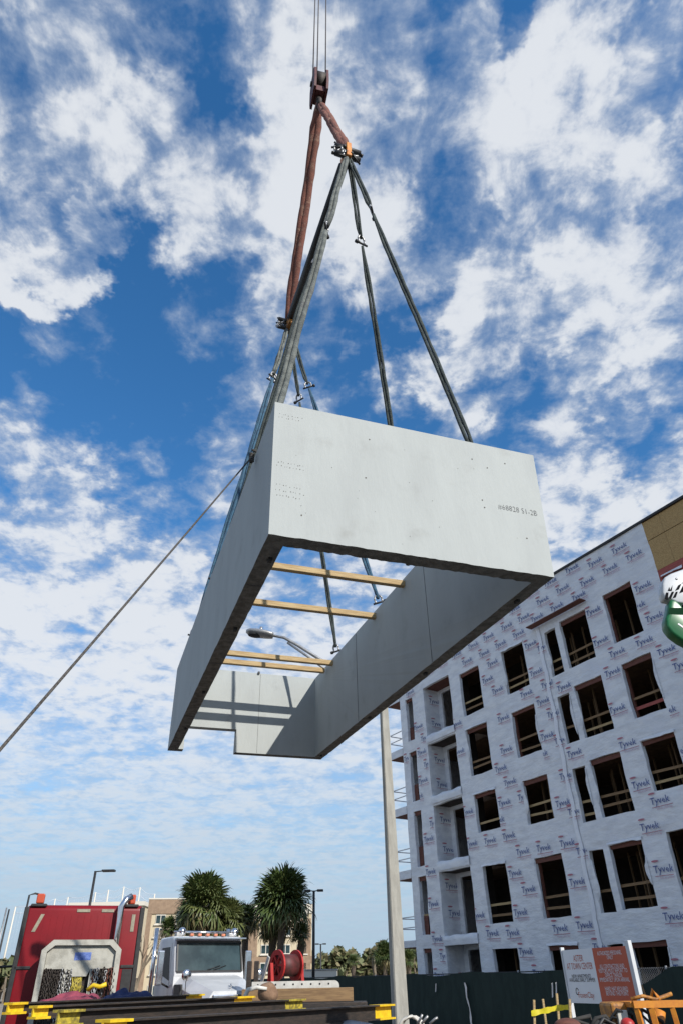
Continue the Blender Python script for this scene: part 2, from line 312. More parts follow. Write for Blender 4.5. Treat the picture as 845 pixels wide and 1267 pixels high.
# ------------------------------------------------------------------ precast concrete box
BM4 = Matrix(((BX.x, BY.x, BZ.x, BO.x), (BX.y, BY.y, BZ.y, BO.y), (BX.z, BY.z, BZ.z, BO.z), (0, 0, 0, 1)))
BW, BL, BH, BT = 3.0, 8.24, 1.586, .18
box = inst(None, 'precast_concrete_box'); box.matrix_world = BM4
tag(box, 'long open-bottomed pale grey precast concrete box hanging from the crane slings', 'concrete box')
NX0, NX1, NZ = .27, 1.24, .43
def rough_edge(p, q, n, amp):
    out = []
    for i in range(n):
        v = Vector(p).lerp(Vector(q), i/n)
        if i: v = v+Vector((random.uniform(-1, 1)*amp*.5*(abs(p[0]-q[0]) < 1e-6), random.uniform(-1, 1)*amp*.5*(abs(p[1]-q[1]) < 1e-6), random.uniform(-.6, 1)*amp))
        out.append(v)
    return out
TRX = .045
def wall_mesh():
    m = MB(); i = BT
    # outer corners (front right top corner leans out a little, as cast)
    o = {('f','l',0):(0,0,0), ('f','r',0):(BW-.02,0,0), ('f','r',1):(BW+TRX,0,BH), ('f','l',1):(0,0,BH), ('b','l',0):(0,BL,0), ('b','r',0):(BW,BL,0), ('b','r',1):(BW,BL,BH), ('b','l',1):(0,BL,BH)}
    c = {('f','l',0):(i,i,0), ('f','r',0):(BW-i,i,0), ('f','r',1):(BW-i,i,BH), ('f','l',1):(i,i,BH), ('b','l',0):(i,BL-i,0), ('b','r',0):(BW-i,BL-i,0), ('b','r',1):(BW-i,BL-i,BH), ('b','l',1):(i,BL-i,BH)}
    fo = rough_edge(o['f','l',0], o['f','r',0], 60, .005); fi = rough_edge(c['f','l',0], c['f','r',0], 60, .008)
    ro = rough_edge(o['f','r',0], o['b','r',0], 60, .005); ri = rough_edge(c['f','r',0], c['b','r',0], 60, .005)
    lo = rough_edge(o['f','l',0], o['b','l',0], 60, .005); li = rough_edge(c['f','l',0], c['b','l',0], 60, .005)
    fo.append(Vector(o['f','r',0])); fi.append(Vector(c['f','r',0])); ro.append(Vector(o['b','r',0])); ri.append(Vector(c['b','r',0])); lo.append(Vector(o['b','l',0])); li.append(Vector(c['b','l',0]))
    def face(edge, top): # top: two corner points, ordered to run back
        m.add(list(edge)+list(top), [tuple(range(len(edge)+2))])
    m.mi = 0
    for q in range(60):
        t0, t1 = q/60, (q+1)/60; tl, tr = Vector(o['f','l',1]), Vector(o['f','r',1]); a, b = fo[q], fo[q+1]; a = Vector((a.x, 0, a.z)); b = Vector((b.x, 0, b.z)); fo[q] = a
        c0, c1 = a.lerp(tl.lerp(tr, t0), .04), b.lerp(tl.lerp(tr, t1), .04); c0.z = c1.z = .05
        m.add([a, b, c1, c0], [(0,1,2,3)]); m.add([c0, c1, tl.lerp(tr, t1), tl.lerp(tr, t0)], [(0,1,2,3)])
    face(fi, (c['f','r',1], c['f','l',1]))
    face(ro, (o['b','r',1], o['f','r',1])); face(ri, (c['b','r',1], c['f','r',1]))
    face(lo, (o['b','l',1], o['f','l',1])); face(li, (c['b','l',1], c['f','l',1]))
    for q, y in ((o, BL), (c, BL-i)):
        x0, x1 = q['b','l',0][0], q['b','r',0][0]
        m.add([(x0,y,0), (NX0,y,0), (NX0,y,NZ), (NX1,y,NZ), (NX1,y,0), (x1,y,0), (x1,y,BH), (x0,y,BH)], [tuple(range(8))])
    for a, b in (((NX0,0),(NX0,NZ)), ((NX0,NZ),(NX1,NZ)), ((NX1,NZ),(NX1,0))):
        m.add([(a[0],BL-i,a[1]), (b[0],BL-i,b[1]), (b[0],BL,b[1]), (a[0],BL,a[1])], [(0,1,2,3)])
    for p, q in ((('f','l'),('f','r')), (('f','r'),('b','r')), (('b','r'),('b','l')), (('b','l'),('f','l'))):
        m.add([o[(*p,1)], o[(*q,1)], c[(*q,1)], c[(*p,1)]], [(0,1,2,3)])
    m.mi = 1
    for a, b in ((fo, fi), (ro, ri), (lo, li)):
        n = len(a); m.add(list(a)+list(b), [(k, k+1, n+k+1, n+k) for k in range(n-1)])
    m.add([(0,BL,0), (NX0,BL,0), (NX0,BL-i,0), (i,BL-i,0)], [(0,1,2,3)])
    m.add([(NX1,BL,0), (BW,BL,0), (BW-i,BL-i,0), (NX1,BL-i,0)], [(0,1,2,3)])
    return m
wall_mesh().build('wall_ring', ('concrete', 'concrete_edge'), box)
jm = MB().box((-.0035, 0, 0), (.0035, .004, 1))
jme = jm.mesh('form_joint', 'joint')
def joint(loc, rz, h): inst(jme, 'form_joint', box, loc, (0, 0, rz), (.75, 1, h))
joint((1.66, BL-BT-.003, .01), 0, BH-.03)
joint((BW-BT-.001, 2.6, .01), PI/2, BH-.03); joint((BW-BT-.001, 5.5, .01), PI/2, BH-.03)
for y in (1.05, 3.4, 5.9): MB().box((.005, y-.008, -.006), (BT-.004, y+.008, .012)).build('form_joint', 'joint', box)
ins = MB().box((-.02, -.035, -.03), (.02, .035, .02), .006).mesh('lifting_insert', 'black')
for x, y in ((.12, .45), (.12, 2.2), (.12, 4.6), (.12, 6.6), (2.9, .6), (2.9, 3.0), (2.9, 5.2), (2.9, 7.9)): inst(ins, 'lifting_insert', box, (x, y, 0))
for x in (1.62,): inst(ins, 'lifting_insert', box, (x, BL-BT, BH+.01))
vs, fs = text_geo('#68828 S1-2B', .098, -.002, 2, 'LEFT')
m = MB(); m.add([(x*.86, -.003, y*1.0) for x, y, z in vs], fs); o_ = m.build('stencilled_number', 'stencil', box, (2.45, 0, .735)); o_.rotation_euler = (0, math.radians(.5), 0)
m = MB()   # faint printed rows of dots near the left edge, and bug holes
def fleck(x, z, r):
    k = 6; m.add([(x+r*math.cos(2*PI*j/k)*random.uniform(.7, 1.2), -.0025, z+r*math.sin(2*PI*j/k)) for j in range(k)], [tuple(range(k))])
for z0, n in ((1.44, 8), (1.40, 7), (.83, 9), (.785, 9), (.56, 8), (.50, 9), (.445, 8)):
    for k in range(n): fleck(.055+k*.033+random.uniform(-.01, .01), z0-k*.001+random.uniform(-.008, .008), random.uniform(.0025, .0055))
for k in range(26): fleck(random.uniform(.2, 2.8), random.uniform(.1, 1.4), random.choice((.003, .004, .004, .009)))
tag(m.build('print_dots', 'rust_spot', box), None, None, kind='stuff')
for i, (y, z, ex, lab) in enumerate(((3.3, 1.49, .0, 'timber cross brace nearest the front wall inside the hanging concrete box'), (4.55, 1.49, .02, 'single timber cross brace across the middle of the hanging concrete box'),
        (6.88, 1.50, .03, 'upper timber of the close pair wedged near the far end of the concrete box'), (7.25, 1.47, -.05, 'lower, darker timber of the close pair near the far end of the concrete box'))):
    b = MB().box((-1.32, -.045, -.045), (1.32+ex, .045, .045), .004).build('timber_brace', 'timber', None)
    b.matrix_world = BM4 @ Matrix.Translation((1.5, y, z)) @ Matrix.Rotation(random.uniform(-.01, .01), 4, 'Z')
    tag(b, lab, 'timber brace', 'timber braces inside the concrete box')

# ------------------------------------------------------------------ rigging
K, KT = bw(1.5, 3.44, 15.34), bw(1.5, 3.44, 16.64)
PU, PD = bw(1.5, 1.54, 9.7), bw(1.5, 6.03, 9.71)
def frac_at(P, Q, ypx):
    lo, hi_ = 0., 1.
    for _ in range(40):
        t = (lo+hi_)/2; d = P.lerp(Q, t)-CAM; y = CY-FPX*(d.dot(Uv))/d.dot(Fv)
        if y < ypx: lo = t
        else: hi_ = t
    return lo
def shackle_mesh(s):
    m = MB(); m.mi = 0
    m.tube([(.9*s*math.cos(a)*.8, 0, s*(.55+.9*math.sin(a))) for a in [PI*k/10 for k in range(11)]], .2*s, 7)
    m.tube([(-.72*s, 0, .55*s), (-.66*s, 0, -.35*s)], .2*s, 7); m.tube([(.72*s, 0, .55*s), (.66*s, 0, -.35*s)], .2*s, 7)
    m.mi = 1; m.tube([(-1.25*s, 0, -.3*s), (1.35*s, 0, -.3*s)], .2*s, 7); m.tube([(1.0*s, 0, -.3*s), (1.5*s, 0, -.3*s)], .36*s, 6)
    return m.mesh('shackle', 'galv', 'black')
SHK = shackle_mesh(.1); SHK2 = shackle_mesh(.085)
def strand(P, Q, off, r, seed, matn, parent, sag=.0):
    P, Q = Vector(P), Vector(Q); d = (Q-P).normalized(); x = d.cross(Vector((.3, .9, .2))).normalized(); y = d.cross(x)
    rr = random.Random(seed); n = max(8, int((Q-P).length/.22)); pts = []; rad = []
    for i in range(n+1):
        t = i/n; k = min(1, 9*min(t, 1-t)); ph = t*3+seed
        pts.append(P.lerp(Q, t)+x*(off*k*(1+.25*math.sin(ph*2.1))+rr.uniform(-.004, .004))+y*(.012*math.sin(ph*5)*k+rr.uniform(-.004, .004))); rad.append(r*rr.uniform(.86, 1.12))
    return MB().tube(pts, rad, 9).build('strand', matn, parent)
def leg(P, Q, mats, ypx, label, seed, width=.036, r=.034):
    width *= .7; r *= .74
    """a doubled round sling in two lengths joined by a shackle"""
    t = thing('lifting_sling', label, 'sling', Q, 0, 'lifting slings of the concrete box'); iv = -Vector(Q)
    f = frac_at(P, Q, ypx) if ypx else .15
    d = (Q-P).normalized(); J = P.lerp(Q, f); e = .09
    for (a, b, mm) in ((P+d*.12, J-d*e, mats[0]), (J+d*e, Q-d*.12, mats[1])):
        for sgn in (-1, 1): strand(a+iv, b+iv, sgn*width, r, seed+sgn*.7, mm, t)
    q = (-d).to_track_quat('Z', 'X')
    for c, me in ((J, SHK), (Q-d*.06, SHK2), (P+d*.07, SHK2)):
        s = inst(me, 'shackle', t, c+iv); s.rotation_euler = (q.to_matrix() @ Matrix.Rotation(seed*1.3, 3, 'Z')).to_euler()
    return t
R1, R2, R3, R4 = (bw(2.9, y, BH+.12) for y in (.8, 3.1, 4.5, 6.85))
L1, L2, L3, L4 = (bw(.1, y, BH+.12) for y in (.8, 3.1, 4.5, 6.85))
leg(PU, R1, ('sling', 'sling'), 262, 'dark sling from the near end of the spreader bar, outermost on the right', 1)
leg(PU, R2, ('sling', 'sling'), 300, 'dark sling dropping behind the middle of the front concrete wall', 2, .035, .035)
leg(PU, L1, ('sling_pale', 'sling_pale'), 283, 'thick pale grey sling down to the near left corner of the concrete box', 3, .045, .05)
leg(PU, L2, ('sling_pale', 'sling'), 330, 'dark sling running down outside the left concrete wall behind the pale sling', 4, .04, .04)
leg(PD, R3, ('sling', 'sling_blue'), 478, 'blue-ended sling behind the front wall, to the middle of the right concrete wall', 5, .035, .035)
leg(PD, R4, ('sling', 'sling'), 494, 'dark sling seen through the box, ending above the pair of timber braces', 6, .032, .034)
leg(PD, L3, ('sling_pale', 'sling_blue'), 466, 'pale and blue sling from the far end of the spreader bar, down the left wall', 7, .045, .04)
leg(PD, L4, ('sling_pale', 'sling_blue'), 470, 'blue sling farthest to the left, down to the far left corner of the box', 8, .04, .04)
# spreader bar
sb = thing('spreader_bar', 'black lifting spreader bar with orange end fittings under the two red slings', 'spreader bar', PU)
dU = (PD-PU).normalized(); ln = (PD-PU).length
SM = dU.to_track_quat('X', 'Z').to_matrix().to_4x4(); SM.translation = PU; sb.matrix_world = SM
MB().tube([(.25, 0, 0), (ln-.25, 0, 0)], .098, 14).build('bar', 'black', sb)
for x0, s in ((0, 1), (ln, -1)):
    e = MB(); e.box((x0+s*.30 if s < 0 else x0-.1, -.05, -.2), (x0+.1 if s < 0 else x0+.30, .05, .24), .012); e.build('end_fitting', 'orange' if s > 0 else 'orange_rust', sb)
    for zz_, yy in ((.16, .17), (-.12, .16), (.16, -.17), (-.12, -.16), (.02, .2)):
        h = inst(SHK, 'shackle', sb, (x0+random.uniform(-.04, .04), yy, zz_), (random.uniform(-.4, .4), random.uniform(-.5, .5)+(PI if zz_ > 0 else 0), PI/2+random.uniform(-.5, .5)))
    b = MB(); b.tube([(x0, -.26, .14), (x0, .26, .14)], .06, 8); b.tube([(x0, -.25, -.1), (x0, .25, -.1)], .06, 8); b.build('pin', 'black', sb)
# red slings from the hook
def red_leg(P, Q, label, off, r, seed):
    t = thing('round_sling', label, 'sling', Q, 0, 'red-brown round slings under the hook'); iv = -Vector(Q)
    for sgn in (-1, 1): strand(P+iv, Q+iv+Vector((0, 0, .18)), sgn*off, r, seed+sgn, 'sling_red', t)
red_leg(K+Vector((0, 0, -.05)), PD, 'long red-brown round sling from the hook to the far end of the spreader bar', .06, .085, 11)
red_leg(K+Vector((.03, 0, -.05)), PU, 'short red-brown round sling from the hook to the near end of the spreader bar', .03, .08, 14)
# hook block
hb = thing('hook_block', 'dark red crane hook block hanging from thin wire ropes', 'hook block', K, math.radians(14))
for s in (-1, 1):
    p = MB(); pr = [(-.30, .25), (.30, .25), (.36, .6), (.34, 1.25), (.2, 1.52), (-.2, 1.52), (-.34, 1.25), (-.36, .6)]
    p.prism(pr, 0, s*.16-.03, s*.16+.03); p.build('cheek_plate', 'crane_red', hb)
sv = MB(); sv.tube([(-.12, 0, 1.0), (.12, 0, 1.0)], .34, 24); sv.build('sheave', 'dark_steel', hb)
MB().tube([(-.24, 0, 1.0), (.24, 0, 1.0)], .07, 10).build('axle', 'dark_steel', hb); MB().tube([(0, 0, .3), (0, 0, .12)], .08, 10).build('shank', 'dark_steel', hb)
MB().box((-.125, -.2, .3), (.125, .2, .58), .02).build('crosshead', 'crane_red', hb)
MB().tube([(0, .0, .2), (0, .02, .08), (0, .13, -.02), (0, .15, -.14), (0, .05, -.22), (0, -.08, -.2), (0, -.14, -.08), (0, -.13, .02)], [.07, .075, .08, .085, .085, .075, .055, .03], 10).build('hook', 'dark_steel', hb)
top = at_y(397.5, -40, KT.y-.3); dd = (top-KT).normalized()
for i, (ox, oy, lab) in enumerate(((-.17, .0, 'left strand of the hoist wire ropes above the red hook block'), (-.06, .03, 'middle strand of the hoist wire ropes above the red hook block'), (.17, .0, 'right strand of the hoist wire ropes above the red hook block'))):
    a = KT+Vector((ox, oy, -.35)); b = a+dd*38
    tag(MB().tube(sm(a, b, 6), .019, 6).build('wire_rope', 'cable'), lab, 'wire rope', 'hoist wire ropes')
# tag line
a = bw(-.05, .87, 1.50); q = at_y(0, 925, 3.3); d = (q-a); g = a+d*((.05-a.z)/d.z)
t = thing('tag_line', 'twisted grey-brown tag line rope slanting from the box down to the left', 'rope', g)
pts = []
for i in range(61):
    u = i/60; p = a.lerp(g, u)-g; p.z -= .02*math.sin(PI*u); pts.append(p)
MB().tube(pts, .0085, 7).build('rope', 'rope', t)
mm = MB()
for k in range(4): mm.tube([Vector(pts[0])+Vector((.016*math.cos(b_), .016*math.sin(b_), -.03*k+.01*math.sin(2*b_)+.03)) for b_ in [2*PI*j/10 for j in range(11)]], .016, 6)
mm.tube([Vector(pts[0])+Vector((0, 0, .1)), bw(.02, .9, BH+.02)-g, bw(.1, .85, BH+.1)-g], .016, 7)
mm.build('knot', 'rope', t)

# ------------------------------------------------------------------ apartment building under construction
K15 = 1.15
fu = lambda u: u*K15
fz = lambda z: CAMZ+K15*(z-CAMZ)
BLD_RZ = math.atan2(-.85510825, .5184495)
bld = thing('apartment_building', 'unfinished five-storey apartment building wrapped in white printed house wrap, open window holes', 'building', (.85510825*23, .5184495*23, 0), BLD_RZ)
WIN = []      # (kind, u0, u1, z0, z1)
def col(kind, u0, u1, rows):
    for z0, z1 in rows: WIN.append((kind, u0, u1, z0, z1))
col('big', -14.28, -13.0, ((11.5, 13.45), (8.8, 10.72), (6.49, 8.06), (3.41, 5.32), (.35, 2.6)))
col('small', -17.36, -16.76, ((11.34, 13.17), (8.72, 10.5), (6.07, 7.87), (3.41, 5.2), (.9, 2.55)))
col('big', -16.5, -15.18, ((11.35, 13.3), (8.72, 10.65), (6.1, 7.96), (3.42, 5.27), (.35, 2.58)))
col('big', -19.93, -18.6, ((11.42, 13.3), (8.86, 10.64), (6.42, 7.97), (3.41, 5.3), (.35, 2.62)))
col('big', -22.8, -21.46, ((11.32, 13.28), (8.77, 10.72), (6.58, 8.03), (3.42, 5.36), (.35, 2.62)))
col('big', -9.9, -8.5, ((11.35, 12.95), (8.75, 10.68), (6.2, 8.0), (3.41, 5.3), (.35, 2.6)))
col('big', -11.72, -10.95, ((11.3, 13.0),)); col('big', -10.8, -10.05, ((11.3, 13.0),))
col('small', -11.35, -10.75, ((8.75, 10.5), (6.1, 7.9), (3.41, 5.25), (.9, 2.55)))
col('big', -7.2, -5.6, ((11.35, 13.3), (8.75, 10.68), (6.2, 8.0), (3.41, 5.3), (.35, 2.6)))
col('big', -4.2, -2.6, ((11.35, 13.3), (8.75, 10.68), (6.2, 8.0), (3.41, 5.3), (.35, 2.6)))
col('narrow', -27.1, -26.54, ((11.3, 13.4), (8.55, 10.78), (5.85, 8.12), (3.28, 5.45), (.35, 2.8)))
col('balcony', -25.6, -23.55, ((11.18, 13.54), (8.5, 10.8), (5.83, 8.13), (3.15, 5.46), (.3, 2.87)))
UL, UR, ZT = -27.6, -1.0, 15.3
HOLES = [(u0, u1, z0, z1) for _, u0, u1, z0, z1 in WIN]
OSBX = -11.84
def inhole(u, z): return any(a < u < b and c < z < d for a, b, c, d in HOLES)
us = sorted({round(x, 3) for h in HOLES for x in h[:2]} | {UL, UR, OSBX}); zs = sorted({round(x, 3) for h in HOLES for x in h[2:]} | {.0, ZT, 13.3})
def refine(a, step):
    o = []
    for p, q in zip(a, a[1:]):
        n = max(1, round((q-p)/step)); o += [p+(q-p)*i/n for i in range(n)]
    return o+[a[-1]]
us, zs = refine(us, .34), refine(zs, .34)
from mathutils import noise as mnoise
def wob(u, z):
    v = Vector((u*1.1, z*1.6, 3)); w = Vector((u*.4, z*3.1, 9)); return -.022*mnoise.noise(v)-.016*mnoise.noise(w)-.01
def jit(u, z):
    r = Vector((u*1.7, z*1.7, 1.5)); return mnoise.noise(r)*.045, mnoise.noise(r+Vector((7, 3, 5)))*.035
P = {}; mw = MB(); mw.smooth = True; vs = []; fs = []
def vid(i, j):
    if (i, j) not in P:
        u, z = us[i], zs[j]; du, dz = jit(u, z) if UL < u < UR and .1 < z < ZT-.05 else (0, 0)
        P[i, j] = len(vs); vs.append((fu(u+du), wob(u, z), fz(z+dz)))
    return P[i, j]
for i in range(len(us)-1):
    for j in range(len(zs)-1):
        uc, zc = (us[i]+us[i+1])/2, (zs[j]+zs[j+1])/2
        if inhole(uc, zc) or (uc > OSBX and zc > 13.3): continue
        if us[i] >= OSBX-.01 and zc > 11.2 and uc < -9.95: continue
        fs.append((vid(i, j), vid(i+1, j), vid(i+1, j+1), vid(i, j+1)))
mw.add(vs, fs)
# reveals: wrap turned into each opening
for (a, b, c, d) in HOLES:
    ii = [k for k, u in enumerate(us) if a-1e-6 <= u <= b+1e-6]; jj = [k for k, z in enumerate(zs) if c-1e-6 <= z <= d+1e-6]
    loop = [(i, jj[0]) for i in ii]+[(ii[-1], j) for j in jj[1:]]+[(i, jj[-1]) for i in ii[::-1][1:]]+[(ii[0], j) for j in jj[::-1][1:-1]]
    if any(l not in P for l in loop): continue
    base = [vs[P[l]] for l in loop]; n = len(base)
    mw.add(base+[(x, .16, z) for x, y, z in base], [(k, (k+1) % n, n+(k+1) % n, n+k) for k in range(n)])
mw.build('house_wrap', 'wrap', bld)
DEP = 13.0
# sheathing behind, side walls, roof, floors
shell = MB()
shell.box((fu(UL)+.01, .5, 0), (fu(UL)+.15, DEP, fz(ZT)-.05)); shell.box((fu(UR)-.15, .02, 0), (fu(UR), DEP, fz(ZT)-.05)); shell.box((fu(UL), DEP, 0), (fu(UR), DEP+.15, fz(ZT)-.05))
shell.build('side_wall', 'wrap', bld)
MB().box((fu(UL)-.1, -.09, fz(ZT)), (fu(UR)+.1, .35, fz(ZT)+.10)).build('roof_edge', 'black', bld)
MB().box((fu(UL), .36, fz(ZT)-.5), (fu(UR), DEP, fz(ZT)-.2)).build('roof_deck', 'ply', bld)
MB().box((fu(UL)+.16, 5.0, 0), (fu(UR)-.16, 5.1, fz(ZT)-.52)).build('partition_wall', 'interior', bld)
BALZ = [(2.87, 3.15), (5.46, 5.83), (8.13, 8.5), (10.8, 11.18)]
for z0, z1 in BALZ:
    MB().box((fu(UL)+.16, 1.95, fz(z0)+.04), (fu(UR)-.16, 4.99, fz(z1)-.04)).build('floor_slab', 'ply', bld)
    MB().box((fu(-23.2), .2, fz(z0)+.04), (fu(UR)-.16, 1.94, fz(z1)-.04)).build('floor_slab', 'ply', bld)
    # wrapped outer corner balcony
    MB().box((fu(-28.72), -.02, fz(z0)), (fu(UL)-.03, 2.3, fz(z1)-.03), .01).build('corner_balcony_slab', ('wrap',), bld)
    MB().box((fu(-28.70), 0, fz(z0)-.022), (fu(UL)-.04, 2.28, fz(z0)-.002)).build('balcony_soffit', 'header', bld)
MB().box((fu(-28.72), -.02, fz(13.52)), (fu(UL)-.03, 2.3, fz(15.3))).build('corner_canopy', 'wrap', bld)
MB().box((fu(-28.70), 0, fz(13.52)-.022), (fu(UL)-.04, 2.28, fz(13.52)-.002)).build('balcony_soffit', 'header', bld)
MB().box((fu(-28.71), 2.12, 0), (fu(-28.71)+.12, 2.24, fz(13.5))).build('corner_post', 'timber_dark', bld)
rail_b = MB().box((0, -.02, -.045), (1, .02, .045)).mesh('guard_rail', 'timber')
rail_d = MB().box((0, -.02, -.045), (1, .02, .045)).mesh('guard_rail', 'timber_dark')
rail_r = MB().box((0, -.02, -.06), (1, .02, .06)).mesh('guard_rail', 'redwood')
rail_w = MB().box((0, -.018, -.022), (1, .018, .022)).mesh('guard_rail', 'wrap_in')
for z0 in (3.12, 5.8, 8.47, 11.15):
    for h in (.55, 1.0):
        inst(rail_w, 'guard_rail', bld, (fu(-28.68), .05, fz(z0)+h), None, (fu(-27.62)-fu(-28.68), 1, 1))
        inst(rail_w, 'guard_rail', bld, (fu(-28.68), .07, fz(z0)+h-.03), (0, 0, PI/2), (2.1, 1, 1))
        inst(rail_w, 'guard_rail', bld, (fu(-28.68), 2.2, fz(z0)+h), None, (fu(-27.62)-fu(-28.68), 1, 1))
header = MB().box((0, 0, 0), (1, .05, .2)).mesh('header', 'header')
stud = MB().box((-.02, -.045, 0), (.02, .045, 1)).mesh('stud', 'stud')
jack = MB().box((-.025, 0, 0), (.025, .12, 1)).mesh('jack_stud', 'header')
rr = random.Random(3)
flap_n = 0
for (kind, u0, u1, z0, z1) in WIN:
    x0, x1, a, b = fu(u0), fu(u1), fz(z0), fz(z1); w = x1-x0
    if kind in ('big', 'small', 'narrow'):
        if kind == 'big' and rr.random() < .85 or kind == 'narrow':
            inst(header, 'header', bld, (x0-.03, .05+rr.uniform(0, .04), b-.17+rr.uniform(-.03, .02)), (0, rr.uniform(-.008, .008), 0), (w+.06, 1, rr.uniform(.7, 1.15)))
        hs_ = (.36, .74) if kind != 'narrow' else (.8,)
        if a > 1.5 or kind == 'small':
            for h in hs_:
                if rr.random() < .12: continue
                me = rail_r if rr.random() < .08 else (rail_b if rr.random() < .3 else rail_d)
                inst(me, 'guard_rail', bld, (x0-.02, .21, a+h+rr.uniform(-.06, .06)), (0, rr.uniform(-.03, .03), 0), (w+.04, 1, 1))
        for k in range(max(1, int(w/.41))+1):
            inst(stud, 'stud', bld, (x0+.1+k*.41+rr.uniform(-.05, .05), 1.5+rr.uniform(-.5, .8), a-.3), (0, 0, 0), (1, 1, b-a+.35))
        if kind == 'big' and rr.random() < .45: inst(jack, 'jack_stud', bld, (x1-.035 if rr.random() < .6 else x0+.035, .17, a), None, (1, 1, b-a-.05))
        # loose wrap flaps beside the opening
        if rr.random() < .75 and kind != 'narrow':
            h = (b-a); f0 = a+h*rr.uniform(-.02, .35); f1 = b-h*rr.uniform(0, .3); wd = rr.uniform(.08, .26)
            sd = rr.choice((0, 0, 1)); n = 7; m = MB(); m.smooth = True; vv = []
            for k in range(n+1):
                t = k/n; z = f0+(f1-f0)*t; e = wd*math.sin(PI*min(1, max(.0, t*rr.uniform(.85, 1.05))))**.7*(1-.55*t)+.02
                xx = x0-.03 if sd == 0 else x1+.03; s_ = 1 if sd == 0 else -1
                vv += [(xx, -.035, z), (xx+s_*e*.5, -.05-.06*e-.02*math.sin(9*t), z-.02), (xx+s_*e, -.02+.04*math.sin(7*t), z-.05)]
            m.add(vv, [(3*k+c, 3*k+c+1, 3*k+c+4, 3*k+c+3) for k in range(n) for c in (0, 1)]); m.build('wrap_flap', 'wrap', bld)
        if rr.random() < .4 and kind == 'big':      # torn edge hanging over the head
            m = MB(); m.smooth = True; vv = []; n = 8; pk = rr.uniform(.2, .9)
            for k in range(n+1):
                t = k/n; dr = .04+.10*abs(math.sin(4*t+rr.uniform(0, 2)))*(1 if kind == 'big' else .5)
                vv += [(x0-.04+(w+.08)*t, -.04, b+.07), (x0-.04+(w+.08)*t, -.06-.04*dr, b+.035), (x0-.04+(w+.08)*t, -.075, b+.015-dr*(.35 if t < pk else 1)*.5)]
            m.add(vv, [(3*k+c, 3*k+c+1, 3*k+c+4, 3*k+c+3) for k in range(n) for c in (0, 1)]); m.build('wrap_flap', 'wrap', bld)
    else:
        D = 1.05
        for xa, xb, xc in ((x0-.02, x0-.05, x0-.2), (x1+.02, x1+.05, x1+.2)):
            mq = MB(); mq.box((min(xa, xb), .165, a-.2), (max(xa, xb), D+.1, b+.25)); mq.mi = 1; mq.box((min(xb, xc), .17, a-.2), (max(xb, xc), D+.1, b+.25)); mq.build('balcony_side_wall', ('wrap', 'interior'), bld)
        m = MB(); d0, d1 = x0+w*.12, x1-w*.10
        m.box((x0-.02, D, a), (d0, D+.12, b+.2)); m.box((d1, D, a), (x1+.02, D+.12, b+.2)); m.box((d0, D, a+(b-a)*.93), (d1, D+.12, b+.2)); m.build('balcony_back_wall', 'wrap', bld)
        MB().box((d1-.30, D+.02, a), (d1-.22, D+.1, b)).build('door_jamb', 'timber_dark', bld)
        MB().box((x0-.02, .17, a-.10), (x1+.02, D-.003, a-.0)).build('balcony_floor', 'ply', bld)
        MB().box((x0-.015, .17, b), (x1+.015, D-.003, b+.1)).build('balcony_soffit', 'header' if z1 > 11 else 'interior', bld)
        m = MB(); m.smooth = True; vv = []; n = 14
        for k in range(n+1):
            t = k/n; vv += [(x0-.05+(w+.1)*t, -.06, a-.36), (x0-.05+(w+.1)*t, -.085+.012*math.sin(9*t), a-.15), (x0-.05+(w+.1)*t, -.06, a+.02+.03*math.sin(13*t+z0)), (x0-.05+(w+.1)*t, .2, a+.05+.02*math.sin(17*t+z0))]
        m.add(vv, [(4*k+c, 4*k+c+4, 4*k+c+5, 4*k+c+1) for k in range(n) for c in range(3)]); m.build('balcony_fascia', 'wrap', bld)
        inst(stud, 'stud', bld, (x1-.22, D-.1, a), None, (1.6, 1, b-a))
        if z0 < 12: inst(rail_d, 'guard_rail', bld, (x0+w*.8, D-.2, a+1.0), None, (w*.2, 1, 1))
for z in (.35, 3.15, 5.83, 8.5, 11.18): # lower broken boards in the narrow openings
    MB().box((fu(-27.12), .18, fz(z)), (fu(-26.82), .22, fz(z)+.95)).build('cover_board', 'header', bld)
# overhang board over the paired windows, seam tape, osb sheets, framing at the unwrapped end
ob = MB(); ob.box((fu(-17.95), -.42, fz(13.56)), (fu(-15.0), -.05, fz(13.56)+.035)); ob.build('overhang_board', 'header', bld)
m = MB(); m.smooth = True; vv = []; n = 60
for k in range(n+1):
    z = .4+(13.5-.4)*k/n; x = fu(-17.66)+.03*math.sin(k*.9)+rr.uniform(-.015, .015)
    vv += [(x-.10, -.042, fz(z)), (x-.04, -.058-rr.uniform(0, .012), fz(z)), (x+.04, -.058-rr.uniform(0, .012), fz(z)), (x+.11, -.042, fz(z))]
m.add(vv, [(4*k+c, 4*k+c+1, 4*k+c+5, 4*k+c+4) for k in range(n) for c in range(3)]); m.build('seam_tape', 'tape', bld)
xs_ = [-11.84, -11.12, -10.05, -8.98, -7.91, -6.84, -5.77, -4.7, -3.63, -2.56, -1.02]
for i in range(len(xs_)-1):
    for (za, zb) in ((13.3, 14.5), (14.52, 15.28)):
        MB().box((fu(xs_[i])+.004, -.012+rr.uniform(0, .006), fz(za)), (fu(xs_[i+1])-.004, .012, fz(zb)-.006)).build('osb_sheet', 'osb', bld)
MB().box((fu(-11.85), -.004, fz(12.97)), (fu(-9.9), .1, fz(13.3)-.006)).build('lintel', 'redwood', bld)
for u, wd in ((-11.8, .1), (-10.88, .22), (-9.98, .12)): MB().box((fu(u)-wd/2, .0, fz(11.2)), (fu(u)+wd/2, .12, fz(12.97)-.004)).build('king_stud', 'redwood', bld)
